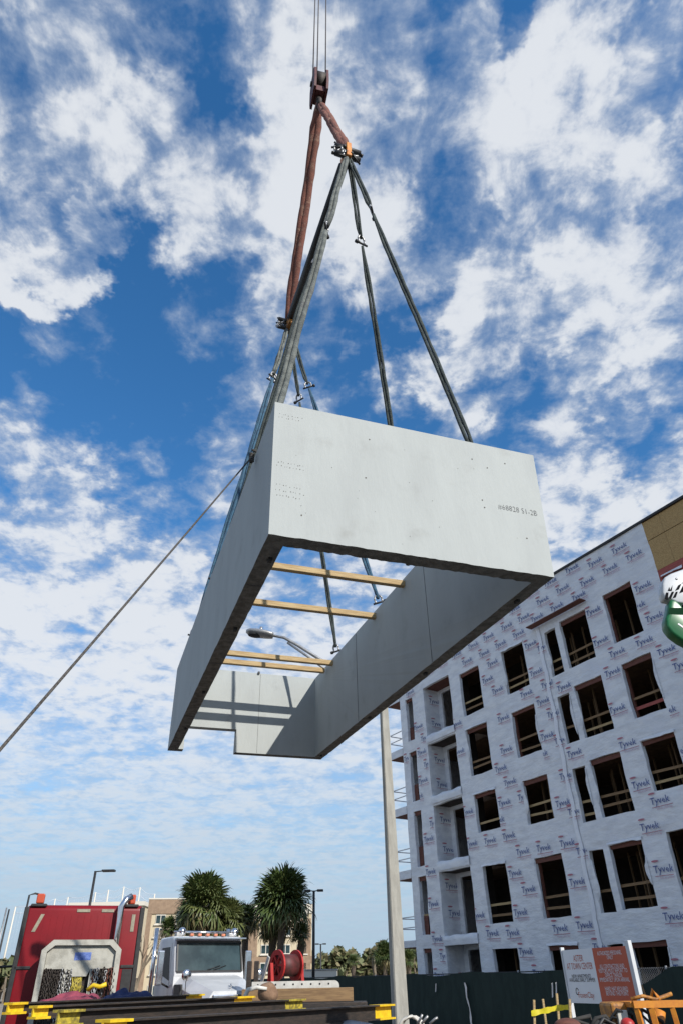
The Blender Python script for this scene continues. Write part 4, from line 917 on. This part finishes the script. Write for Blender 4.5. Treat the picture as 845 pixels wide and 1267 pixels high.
MB().tube([(-hw2+.05, .62, z_roof+.12), (hw2-.05, .62, z_roof+.12)], .03, 8).build('roof_bar', 'chrome', cab2)
for x in (-hw2+.3, hw2-.18): MB().ell((x, .55, z_roof+.13), (.13, .1, .12), 12, 8).build('air_horn', 'chrome', cab2)
for x in (-hw2+.1, hw2-.4): MB().box((x, .5, z_roof-.01), (x+.22, .7, z_roof+.1), .02).build('roof_lamp', 'galv', cab2)
MB().box((-.95, 1.99, .7), (.95, 7.5, .95)).build('chassis', 'dark_steel', wt)
for y in (-1.3, 4.3, 5.6):
    for x in (-.98, .98): wheel(wt, x, y, .5, PI/2)
# ------------------------------------------------------------------ hose reel, perforated rail and timber behind the beams
q0, q1 = at_y(338, 1214, 22), at_y(371, 1175, 22); cx_, cz_ = (q0.x+q1.x)/2, (q0.z+q1.z)/2; rad = (q1.z-q0.z)/2*1.02
rl = thing('hose_reel', 'large red metal reel with dark hose standing right of the white truck', 'reel', (cx_, 22, 0), math.radians(-50))
for y in (-.3, .3):
    m = MB(); k = 26
    vs = [(r*math.cos(2*PI*j/k), yy, cz_+r*math.sin(2*PI*j/k)) for r in (rad, rad*.66) for yy in (y-.025, y+.025) for j in range(k)]
    fs = []
    for j in range(k):
        n_ = (j+1) % k; fs += [(j, n_, k+n_, k+j), (2*k+j, 3*k+j, 3*k+n_, 2*k+n_), (j, 2*k+j, 2*k+n_, n_), (k+j, k+n_, 3*k+n_, 3*k+j)]
    m.add(vs, fs)
    for a_ in (0, PI/3, 2*PI/3): m.beam((math.cos(a_)*rad*.7, y, cz_+math.sin(a_)*rad*.7), (-math.cos(a_)*rad*.7, y, cz_-math.sin(a_)*rad*.7), .05, .04, (0, 1, 0))
    m.build('flange', 'red_metal', rl)
MB().tube([(0, -.27, cz_), (0, .27, cz_)], rad*.72, 22).build('hose_winding', 'crane_red', rl)
m = MB()
for s in (-1, 1): m.beam((s*rad*.9, -.5, .02), (0, -.5, cz_+.05), .09, .06); m.beam((s*rad*.9, .5, .02), (0, .5, cz_+.05), .09, .06)
m.beam((-rad*.95, -.36, .06), (rad*.95, -.36, .06), .07, .07); m.beam((-rad*.95, .36, .06), (rad*.95, .36, .06), .07, .07); m.beam((-rad*.3, -.36, .06), (-rad*.3, .36, .06), .06, .06); m.build('stand', 'red_metal', rl)
MB().beam((-rad*.95, -.56, cz_-rad*1.1), (-rad*.1, -.56, cz_+rad*.55), .11, .03, (0, 1, 0)).build('striped_brace', 'pale_paint', rl)
a, b = at_y(312, 1222, 20), at_y(420, 1222.5, 20)
pb_ = thing('perforated_rail', 'pale perforated aluminium plank with a rounded end lying across timber', 'plank', (a.x, 20, a.z), rz_of((b-a)))
ln = (b-a).length; hh = .115; m = MB(); pr = [(0, -hh), (ln-hh, -hh)]+[(ln-hh+hh*math.sin(t_), -hh*math.cos(t_)) for t_ in [PI*k/10 for k in range(1, 10)]]+[(ln-hh, hh), (0, hh)]
m.prism(pr, 1, -.03, .03); m.build('plank', 'pale_paint', pb_)
hm = MB().tube([(0, -.034, 0), (0, -.031, 0)], .022, 8).mesh('hole', 'black')
for k in range(9):
    for z in (.05, -.05): inst(hm, 'hole', pb_, (.15+k*(ln-.3)/8.5, 0, z))
m = MB(); MB().box((0, -.3, -a.z), (ln, -.25, -hh-.28)).build('trestle', 'timber_dark', pb_)
a, b = at_y(300, 1232, 19.3), at_y(437, 1231, 19.3)
tb = MB().box((0, -.12, -.14), ((b-a).length, .12, .12), .01).build('timber_baulk', 'timber_dark', None, a); tb.rotation_euler = (0, 0, rz_of(b-a)); tag(tb, 'thick weathered timber baulk lying below the perforated plank', 'timber')
st = MB().box((-.6, -.4, 0), (2.9, .4, a.z-.15), .02).build('cribbing_stack', 'dark_steel', None, (a.x, 19.4, 0)); tag(st, 'dark steel crib stack under the weathered timber baulk', 'steel stack')
rc = MB(); rc.ell((0, 0, .0), (.20, .2, .19), 14, 9); vs = [(x+.06*mnoise.noise(Vector((x*4, y*4, z*4))), y, z+.07*mnoise.noise(Vector((x*3, y*5, z*4+2)))) for x, y, z in rc.v]; rc.v = vs
p = at_y(332, 1229, 17.6); ro = rc.build('burlap_bundle', 'orange_rust', None, p); tag(ro, 'lumpy brown bundle on the timber left of the yellow beam end', 'bundle'); ro.data.materials.clear(); ro.data.materials.append(mat('burlap', (.26, .16, .10), .9, (.17, .10, .06), 6, bump=.5))
p = at_y(312, 1226, 17.4); m = MB(); m.tube([p+Vector((-.18, 0, -.18)), p+Vector((-.08, 0, .02)), p+Vector((.1, 0, .06)), p+Vector((.32, 0, .03))], [.05, .045, .04, .03], 7); o_ = m.build('hose_end', 'pale_paint'); tag(o_, 'pale bent hose end beside the lumpy brown bundle', 'hose')
for px0, lab in ((308, 'left of the two dark grey posts between the white truck and the palm trunk'), (317, 'right of the two dark grey posts between the white truck and the palm trunk')):
    p, q = at_y(px0, 1216, 24), at_y(px0+2, 1189, 24); m = MB().box((-.07, -.05, 0), (.07, .05, q.z), .02); o_ = m.build('ramp_post', 'dark_steel', None, (p.x, 24, 0)); tag(o_, lab, 'post', 'dark posts beside the white truck')

# ------------------------------------------------------------------ background: hotel, palms, woods, lamps, net poles
HY = 80.0
ha, hb_ = at_y(186, 1113, HY), at_y(387, 1121, HY); hr = at_y(425, 1121, HY)
ht = thing('hotel_building', 'low tan brick and cream hotel block with paired windows behind the palm trees', 'building', (ha.x, HY, 0), math.radians(8))
HW_ = hb_.x-ha.x; HT = ha.z
MB().box((0, 0, 0), (HW_, 12, HT-1.0)).build('wall', 'stucco', ht)
MB().box((-.06, -.12, HT-1.3), (5.6, 12.1, HT), .02).build('brick_parapet', 'brick_tan', ht)
MB().box((-.1, -.16, HT), (5.7, 12.2, HT+.12)).build('coping', 'hotel_white', ht)
MB().box((-.08, -.10, 0), (.4, 12.05, HT-1.31)).build('brick_pier', 'brick_tan', ht)
for x in (5.2, 10.2, HW_-1.2): MB().box((x, -.10, 0), (x+1.1, 12.05, HT-1.81)).build('brick_pier', 'brick_tan', ht)
MB().box((5.75, -.10, HT-1.35), (HW_+.1, 12.2, HT-.5)).build('cornice', 'hotel_white', ht)
MB().box((5.75, -.05, 3.3), (HW_+.02, -.001, 3.9)).build('band', 'brick_tan', ht)
gw = MB().box((-.5, -.08, -.42), (.5, -.02, .42)).mesh('window', 'hotel_white'); gp = MB().box((-.2, -.10, -.34), (.2, -.082, .34)).mesh('pane', 'glass'); gs = MB().box((-.6, -.2, -.52), (.6, -.0, -.42)).mesh('sill', 'hotel_white')
for z in (1.3, 3.0, 4.55, 6.15, 7.3):
    z = z*HT/9.1
    for x in (1.35, 3.4, 7.4, 9.2, 12.2, 14.2, 15.9):
        if x > HW_-.8: continue
        w = inst(gw, 'window', ht, (x, 0, z)); 
        for s in (-.24, .24): inst(gp, 'pane', w, (s, 0, 0))
        inst(gs, 'sill', w)
# long low grey roof just behind the red truck
a, b = at_y(88, 1117, 105), at_y(178, 1119, 105)
t = thing('low_building', 'long low cream building whose flat roof shows behind the red truck', 'building', (a.x, 105, 0)); MB().box((0, 0, 0), (b.x-a.x, 8, a.z-.5)).build('wall', 'stucco', t); MB().box((-.2, -.2, a.z-.5), (b.x-a.x+.2, 8.2, a.z)).build('roof', 'hotel_white', t)
a, b = at_y(376, 1203, 62), at_y(417, 1203, 62)
t = thing('site_trailer', 'low cream site trailer in front of the far woods', 'trailer', (a.x, 62, 0)); MB().box((0, 0, .5), (b.x-a.x, 2.6, a.z+.1), .03).build('body', 'hotel_white', t); MB().box((-.05, -.05, a.z+.1), (b.x-a.x+.05, 2.65, a.z+.18)).build('roof', 'galv', t)

def frond_mesh(seed, n=17, L=1.0, droop=.5):
    r = random.Random(seed); m = MB(); m.smooth = False
    m.beam((0, 0, 0), (.5, 0, .05), .03, .02)
    for k in range(n):
        a = -2.0+4.0*k/(n-1)+r.uniform(-.08, .08); l = L*(1-.22*abs(a)/2)*r.uniform(.75, 1.1)*.8; w = .034*r.uniform(.8, 1.2)
        dx, dy = math.cos(a), math.sin(a); px, py = -dy, dx; b = Vector((.46, 0, .05)); fold = .10*abs(math.sin(a)); W_ = Vector((px*w, py*w, 0)); dr = droop*r.uniform(.6, 1.5)
        p1 = b+Vector((dx*l*.45, dy*l*.45, .07-fold)); p2 = b+Vector((dx*l*.8, dy*l*.8, .02-dr*l*.28)); p3 = b+Vector((dx*l*.92, dy*l*.92, -dr*l*.75))
        m.add([b, p1+W_, p2+W_*.7, p3, p2-W_*.7, p1-W_], [(0, 1, 5), (1, 2, 4, 5), (2, 3, 4)])
    return m
M['frond_light'] = mat('frond_light', (.12, .135, .04), .5, (.08, .10, .03), 1.2)
FR = [frond_mesh(k, droop=.12+.2*k).mesh('frond', 'frond') for k in range(4)]; FRL = [frond_mesh(k+20, droop=.15+.2*k).mesh('frond', 'frond_light') for k in range(4)]
FRD = frond_mesh(9, droop=1.1).mesh('frond', 'frond_dry')
def palm(px, py_top, py_crown, Y, rx, label, nf=70, lean=0, base=None, seed=1, light=.25):
    nf = int(nf*1.5)
    r = random.Random(seed); tp = at_y(px, py_crown, Y); ztop = at_y(px, py_top, Y).z; hc = tp.z
    t = thing('palm_tree', label, 'palm tree', (tp.x, Y, 0), r.uniform(0, 6), 'palm trees in front of the hotel')
    pts = [(lean*(1-(1-k/8)**2)*0+.06*math.sin(k), .05*math.cos(k*1.3), hc*k/8) for k in range(9)]
    MB().tube(pts, [.24, .2, .19, .185, .18, .19, .2, .23, .16], 10).build('trunk', 'trunk', t)
    for k in range(nf):
        ph = k*2.39996; e = r.uniform(-.75, 1.25) if k > nf*.15 else r.uniform(.6, 1.4)
        dry = e < -.45 and r.random() < .5
        o = inst(FRD if dry else (FRL if r.random() < light else FR)[min(3, max(0, int(1.5-1.5*e+r.uniform(-.5, .5))))], 'frond', t, (r.uniform(-.12, .12), r.uniform(-.12, .12), hc+.15*math.sin(e)), None)
        sc = rx*r.uniform(.72, .98)/1.25
        o.rotation_euler = (r.uniform(-.6, .6), -e*.95-.12, ph+r.uniform(-.3, .3)); o.scale = (sc, sc, sc)
    return t
def mpp(Y): return (at_y(301, 1150, Y)-at_y(300, 1150, Y)).length
palm(350, 1078, 1120, 45, 52*mpp(45), 'tallest dark palm tree with a round crown, right of the others', 95, seed=3)
palm(338, 1118, 1150, 47, 25*mpp(47), 'lower dark palm tree just left of and below the tallest palm', 60, seed=4)
palm(372, 1140, 1158, 47, 18*mpp(47), 'smallest palm tree at the right under the tallest crown', 40, seed=14)
palm(252, 1088, 1122, 44, 46*mpp(44), 'big full green palm tree above the cab of the white truck', 100, seed=5, light=.5)
palm(281, 1118, 1140, 45, 34*mpp(45), 'yellowish palm tree right above the white truck roof', 70, seed=6, light=.85)
palm(236, 1112, 1140, 46, 27*mpp(46), 'green palm tree on the left side of the biggest palm crown', 60, seed=7)
palm(209, 1130, 1150, 44, 15*mpp(44), 'small low palm tree left of the white truck cab', 55, seed=8)
palm(305, 1118, 1140, 49, 24*mpp(49), 'palm tree partly hidden between the yellowish palm and the tallest palm', 55, seed=9)
def bare_tree(px, py, Y, h, label):
    p = at_y(px, py, Y); t = thing('bare_tree', label, 'tree', (p.x, Y, 0)); r = random.Random(4); m = MB()
    def br(a, d, l, rad, dep):
        b = a+d*l; m.tube([a, a.lerp(b, .5)+Vector((r.uniform(-.05, .05)*l, r.uniform(-.05, .05)*l, 0)), b], [rad, rad*.85, rad*.7], 5, False)
        if dep:
            for k in range(3): br(a.lerp(b, r.uniform(.5, 1)), (d+Vector((r.uniform(-.6, .6), r.uniform(-.6, .6), r.uniform(-.1, .5)))).normalized(), l*.68, rad*.6, dep-1)
    br(Vector((0, 0, 0)), Vector((0, 0, 1)), p.z*.5, .09, 4); m.build('branches', 'bark', t)
bare_tree(178, 1150, 40, 5, 'slender leafless tree between the red truck and the hotel')
# far woods as one mass
def woods(name, label, px0, px1, Y, top_fn, seed, mats, n, dep=10):
    r = random.Random(seed); m = MB(); a, b = at_y(px0, 1200, Y), at_y(px1, 1200, Y)
    for k in range(n):
        t = r.random(); x = a.x+(b.x-a.x)*t; px = px0+(px1-px0)*t; y = Y+r.uniform(0, dep)
        zt2 = at_y(px, top_fn(px), Y).z*(y/Y)*.98; z = zt2*(1-abs(r.gauss(0, .33))); 
        if z < zt2*.25: z = zt2*r.uniform(.2, .9)
        sz = r.uniform(.25, .7)*Y/90
        m.mi = (0 if r.random() < .6 else 1) if z > zt2*.42 else (2 if r.random() < .6 else 1)
        c = Vector((x, y, z)); u = Vector((r.uniform(-1, 1), r.uniform(-1, 1), r.uniform(-.6, .6))).normalized()*sz; v = u.cross(Vector((r.uniform(-1, 1), r.uniform(-1, 1), r.uniform(-1, 1)))).normalized()*sz*r.uniform(.4, .9)
        m.add([c-u, c-v*.8, c+u*.9, c+v], [(0, 1, 2, 3)])
    m.mi = 2
    for k in range(n//45):
        t = r.random(); x = a.x+(b.x-a.x)*t; px = px0+(px1-px0)*t; y = Y+r.uniform(-1, dep); zt2 = at_y(px, top_fn(px), Y).z
        m.beam((x, y, 0), (x+r.uniform(-.4, .4), y, zt2*r.uniform(.55, .9)), .16*Y/90, .16*Y/90)
    o = m.build(name, mats); tag(o, label, 'woods', kind='stuff'); return o
hfn = lambda px: 1180+5*math.sin(px*.13)+4*math.sin(px*.31+1)+(-6 if 465 < px < 500 else 0)+(8 if px < 395 else 0)
woods('far_woods', 'long band of mixed green and brown woods along the horizon', 365, 560, 120, hfn, 2, ('leaf_a', 'leaf_b', 'bark'), 9000, 16)
woods('far_woods', 'band of low scrub trees behind the trucks at the left', -160, 200, 110, lambda px: 1192+4*math.sin(px*.1)+3*math.sin(px*.37), 5, ('leaf_a', 'leaf_b', 'bark'), 6000, 14)
woods('far_woods', 'band of trees beyond the wrapped building at the right', 560, 1300, 130, lambda px: 1178+5*math.sin(px*.1), 8, ('leaf_a', 'leaf_b', 'bark'), 5000, 16)
palm(476, 1172, 1184, 78, 20*mpp(78), 'broad green palm standing left of the concrete pole before the woods', 60, seed=21)
palm(437, 1180, 1190, 80, 9*mpp(80), 'small dry palm in the far woods, left of the concrete pole', 34, seed=22)
palm(505, 1176, 1188, 80, 13*mpp(80), 'far palm between the concrete pole and the wrapped building', 40, seed=23)
# parking-lot lamps
def lot_lamp(px_t, py_t, px_b, Y, dirx, label, arms=1):
    p = at_y(px_t, py_t, Y); q = at_y(px_b, 1205, Y); t = thing('parking_lamp', label, 'lamp post', (q.x, Y, 0), 0, 'dark parking-lot lamp posts')
    dx = (p.x-q.x)*.0; MB().tube([(0, 0, 0), (dx, 0, p.z)], [.09, .065], 8).build('post', 'black', t)
    for s in ((dirx,) if arms == 1 else (-1, 1)):
        l = .9 if arms == 1 else .45; MB().tube([(0, 0, p.z-.03), (s*l*.5, 0, p.z)], .03, 6).build('arm', 'black', t); MB().box((min(s*l*.4, s*l*1.15), -.16, p.z-.05), (max(s*l*.4, s*l*1.15), .16, p.z+.05), .02).build('lamp_head', 'black', t)
lot_lamp(106, 1078, 97, 40, 1, 'dark lamp post with one arm rising behind the red truck')
lot_lamp(387, 1102, 388, 42, 1, 'dark lamp post just right of the tallest palm tree', 2)
lot_lamp(397, 1168, 397, 75, 1, 'small distant twin-arm lamp post right of the tall palm tree', 2)
# driving-range net poles
def net_pole(px, py, Y, label):
    p = at_y(px, py, Y); o = MB().tube([(0, 0, 0), (0, 0, p.z)], [.22, .13], 7).build('net_pole', 'hotel_white', None, (p.x, Y, 0)); tag(o, label, 'pole', 'white poles of the driving range net'); return p
tops = [net_pole(x, y, 150, 'white net pole %s' % l) for x, y, l in ((20, 1122, 'standing alone at the left of the red truck'), (69, 1112, 'leftmost of those above the roof of the red truck'), (85, 1110, 'second from the left above the red truck roof'), (119, 1104, 'above the red truck roof, right of the dark lamp post'), (135, 1101, 'above the red truck between lamp post and exhaust stack'), (154, 1097, 'tall one left of the red truck exhaust stack'), (174, 1098, 'tallest one right above the red truck exhaust stack'), (192, 1106, 'above the brick corner of the hotel'))]
m = MB()
for p, q in zip(tops, tops[1:]):
    for f_ in (1, .93):
        pts = [Vector((p.x+(q.x-p.x)*k/6, 150, (p.z+(q.z-p.z)*k/6)*f_-.5*math.sin(PI*k/6))) for k in range(7)]; m.tube(pts, .035, 4)
    for k in range(1, 12):
        x = p.x+(q.x-p.x)*k/12; z = (p.z+(q.z-p.z)*k/12); m.tube([(x, 150, z-.6), (x, 150, z*.3)], .012, 3)
o = m.build('range_net', 'net'); tag(o, 'faint tall driving range netting strung between the white poles', 'net', kind='stuff')
for (x0, y0, x1, y1, lab) in ((5, 1148, 12, 1125, 'darker of the two thin poles at the left edge'), (1, 1172, 9, 1123, 'paler thin pole at the very left edge')):
    p = at_y(x1, y1, 60); o = MB().tube([(0, 0, 0), (0, 0, p.z)], [.1, .06], 7).build('thin_pole', 'galv' if 'paler' in lab else 'black', None, (p.x, 60, 0)); tag(o, lab, 'pole')

# ------------------------------------------------------------------ stakes with caution tape
stk = []
for px0, py0, px1, lab in ((660, 1237, 661, 'left wooden stake holding yellow caution tape'), (671, 1236, 676, 'middle wooden stake behind the yellow caution tape'), (688, 1229, 692, 'right wooden stake, leaning, holding yellow caution tape')):
    Y = 13 if 'middle' not in lab else 14; p = at_y(px0, py0, Y); q = at_y(px1, 1275, Y); d_ = (p-q).normalized(); b = q-d_*(q.z/d_.z)
    o = MB().beam((0, 0, 0), p-b, .05, .03).build('wooden_stake', 'timber', None, b); tag(o, lab, 'stake', 'wooden stakes with caution tape'); stk.append((b, p))
c0 = at_y(657, 1254, 12.95); c1 = at_y(690, 1247, 12.95); c2 = at_y(706, 1246, 12.6); m = MB(); m.smooth = True; vs = []
pts = [c0.lerp(c1, k/8) for k in range(9)]+[c1.lerp(c2, k/4) for k in range(1, 5)]
for k, p in enumerate(pts): w = .034+.006*math.sin(k*1.7); vs += [p+Vector((0, .01*math.sin(k), w)), p+Vector((0, .02*math.cos(k*2), -w))]
m.add(vs, [(2*k, 2*k+1, 2*k+3, 2*k+2) for k in range(len(pts)-1)]); o = m.build('caution_tape', 'caution'); tag(o, 'yellow caution tape stretched between the wooden stakes', 'caution tape')
p = at_y(704, 1236, 12.5); q = at_y(706, 1275, 12.5); d_ = (p-q).normalized(); b = q-d_*(q.z/d_.z); o = MB().beam((0, 0, 0), p-b, .05, .03).build('wooden_stake', 'timber', None, b); tag(o, 'rightmost wooden stake, at the end of the caution tape below the sign', 'stake', 'wooden stakes with caution tape')
# ------------------------------------------------------------------ orange machine guard frame and clutter at the lower right
OY = 11.0
om = at_y(765, 1241, OY); z1 = om.z; X = lambda px: at_y(px, 1250, OY).x-om.x
t = thing('orange_machine', 'orange steel machine frame with guard bars cut off by the lower right edge', 'machine', (om.x, OY, 0), 0)
def bar(p, q, w=.07, matn='orange', nm='guard_bar'): return MB().beam(p, q, w, w).build(nm, matn, t)
bar((X(784), 0, z1-.02), (X(870), 0, z1-.02), .075); bar((X(788), .01, z1-.06), (X(795), -.05, .25), .06); bar((X(806), 0, z1-.06), (X(812), -.03, .25), .07); bar((X(832), 0, z1-.06), (X(838), -.03, .25), .06); bar((X(868), 0, z1-.06), (X(868), 0, .25), .06)
bar((X(784), .8, z1-.03), (X(870), .8, z1-.03), .06); bar((X(784), 0, z1-.02), (X(784), .84, z1-.03), .06); bar((X(784), .8, z1-.05), (X(784), .8, .25), .06)
MB().box((X(762), .2, .3), (X(783), .75, z1+.0), .04).build('engine_cover', 'orange_rust', t)
MB().box((X(766), .12, z1-.32), (X(779), .19, z1-.08), .01).build('plate', 'pale_paint', t)
MB().box((X(775), -.05, .1), (X(875), .9, .32), .03).build('base_frame', 'orange_rust', t)
MB().tube([(X(818), .3, .3), (X(820), .3, z1-.25), (X(826), .32, z1-.1)], .08, 10).build('hydraulic_post', 'orange', t)
MB().tube([(X(796), .4, z1+.03), (X(812), .4, z1+.06), (X(828), .4, z1+.02), (X(850), .4, z1+.08)], .025, 6).build('hose', 'orange_rust', t)
MB().tube([(X(822), .42, z1), (X(826), .4, z1+.12), (X(833), .4, z1+.02)], .03, 6).build('lever', 'orange', t)
for px in (795, 845):
    o = inst(wheel_me, 'wheel', t, (X(px), -.02, .26), None, (.55, .7, .55)); inst(hub_me, 'rim', o)
p = at_y(776, 1268, 10.2); o = MB(); o.ell((0, 0, 0), (.085, .08, .07), 16, 10); o.tube([(0, 0, -.02), (0, 0, -p.z+.02)], .06, 12); o_ = o.build('fuel_drum', 'red_metal', None, p); tag(o_, 'red domed container top below the right end of the sign', 'container')
p = at_y(702, 1270, 10.4); o = MB(); o.ell((0, 0, 0), (.17, .15, .085), 16, 10); o.tube([(0, 0, -.02), (0, 0, -p.z+.02)], .12, 12); o_ = o.build('clay_drum', 'burlap', None, p) if 'burlap' in M else o.build('clay_drum', 'header', None, p); tag(o_, 'reddish brown rounded drum top below the caution tape', 'drum')
c = at_y(735, 1262, 11.2); t = thing('hose_tangle', 'tangle of black hoses and wire lying below the site sign', 'hoses', (c.x, 11.2, 0)); r = random.Random(5)
MB().box((-.55, -.3, 0), (.75, .35, c.z-.12), .05).build('pallet_load', 'black', t)
for k in range(9):
    x = r.uniform(-.5, .5); MB().tube([(x, r.uniform(-.3, .3), c.z-.14), (x+r.uniform(.05, .2), -.1, c.z+r.uniform(-.05, .12)), (x+r.uniform(.2, .45), 0, c.z+r.uniform(-.08, .06)), (x+r.uniform(.4, .6), 0, c.z-.16)], r.uniform(.016, .03), 6).build('hose', r.choice(('black', 'rubber', 'rubber')), t)

# ------------------------------------------------------------------ boom head of a green and white machine at the right edge
BYD = 6.0
def bp(px, py, Y=BYD): return at_y(px, py, Y)
org = bp(850, 745)
t = thing('boom_machine', 'green and white machine head with black markings, cut off by the right edge', 'machine', (org.x+1.1, BYD, 0))
o0 = Vector((org.x+1.1, BYD, 0))
def poly3(pts, y0, y1, matn, nm, par=None, bev=.025):
    bm = bmesh.new(); a = [bm.verts.new((*(bp(*p)-o0).to_tuple()[:1], y0, (bp(*p)-o0).z)) for p in pts]; f = bm.faces.new(a)
    e = bmesh.ops.extrude_face_region(bm, geom=[f]); vv = [g_ for g_ in e['geom'] if isinstance(g_, bmesh.types.BMVert)]
    bmesh.ops.translate(bm, verts=vv, vec=(0, y1-y0, 0)); bmesh.ops.recalc_face_normals(bm, faces=bm.faces[:])
    bmesh.ops.bevel(bm, geom=[e_ for e_ in bm.edges if e_.calc_length() > .03], offset=bev, segments=3, affect='EDGES', profile=.5, clamp_overlap=True)
    m = MB(); m.smooth = True; m.bm(bm); return m.build(nm, matn, par or t)
wc = poly3([(818, 724), (820, 716), (828, 711), (850, 703), (872, 700), (872, 735), (850, 742), (843, 748), (836, 747), (826, 742), (821, 742), (818, 735)], -.03, .10, 'white_paint', 'white_cowl')
gl = poly3([(826, 744), (834, 745), (840, 751), (850, 764), (880, 775), (880, 812), (856, 802), (840, 794), (829, 786), (822, 777), (821, 768), (824, 758)], -.05, .09, 'green_paint', 'green_cover')
def strip(poly, y, matn, nm, par): MB().add([Vector((bp(*p).x-o0.x, y, bp(*p).z-o0.z)) for p in poly], [tuple(range(len(poly)))]).build(nm, matn, par)
strip([(825, 755), (841, 755), (849, 764), (824, 762.5)], -.053, 'green_dark', 'dark_band', gl)
strip([(835, 775), (836.5, 774), (843, 778.5), (842, 780)], -.053, 'sign_white', 'small_label', gl)
for pl_ in ([(820, 743), (822, 735), (825, 735), (824, 745)], [(825, 742), (829, 734), (832, 734), (828, 743)], [(830, 742), (834, 734), (836.5, 734), (834, 741)], [(833, 733), (837, 726), (841, 724), (838, 731)], [(838, 736), (843, 726), (849, 723), (846, 733)], [(824, 733), (826, 728), (827, 732), (830, 726), (829, 733)], [(841, 724), (846, 719), (850, 717), (848, 722)]):
    strip(pl_, -.033, 'marking', 'black_marking', wc)
MB().tube([(bp(835, 718).x-o0.x, -.034, bp(835, 718).z-o0.z), (bp(835, 718).x-o0.x, -.02, bp(835, 718).z-o0.z)], .012, 10).build('bolt', 'galv', wc)
e0 = bp(872, 745)-o0
MB().beam((e0.x-.1, .04, e0.z), (.55, .05, 1.0), .24, .3).build('boom', 'green_paint', t)
MB().box((-.1, -.8, .5), (1.9, .9, 1.2), .08).build('chassis', 'green_paint', t)
for x in (.2, 1.6):
    for y in (-.85, .95): wheel(t, x, y, .5)
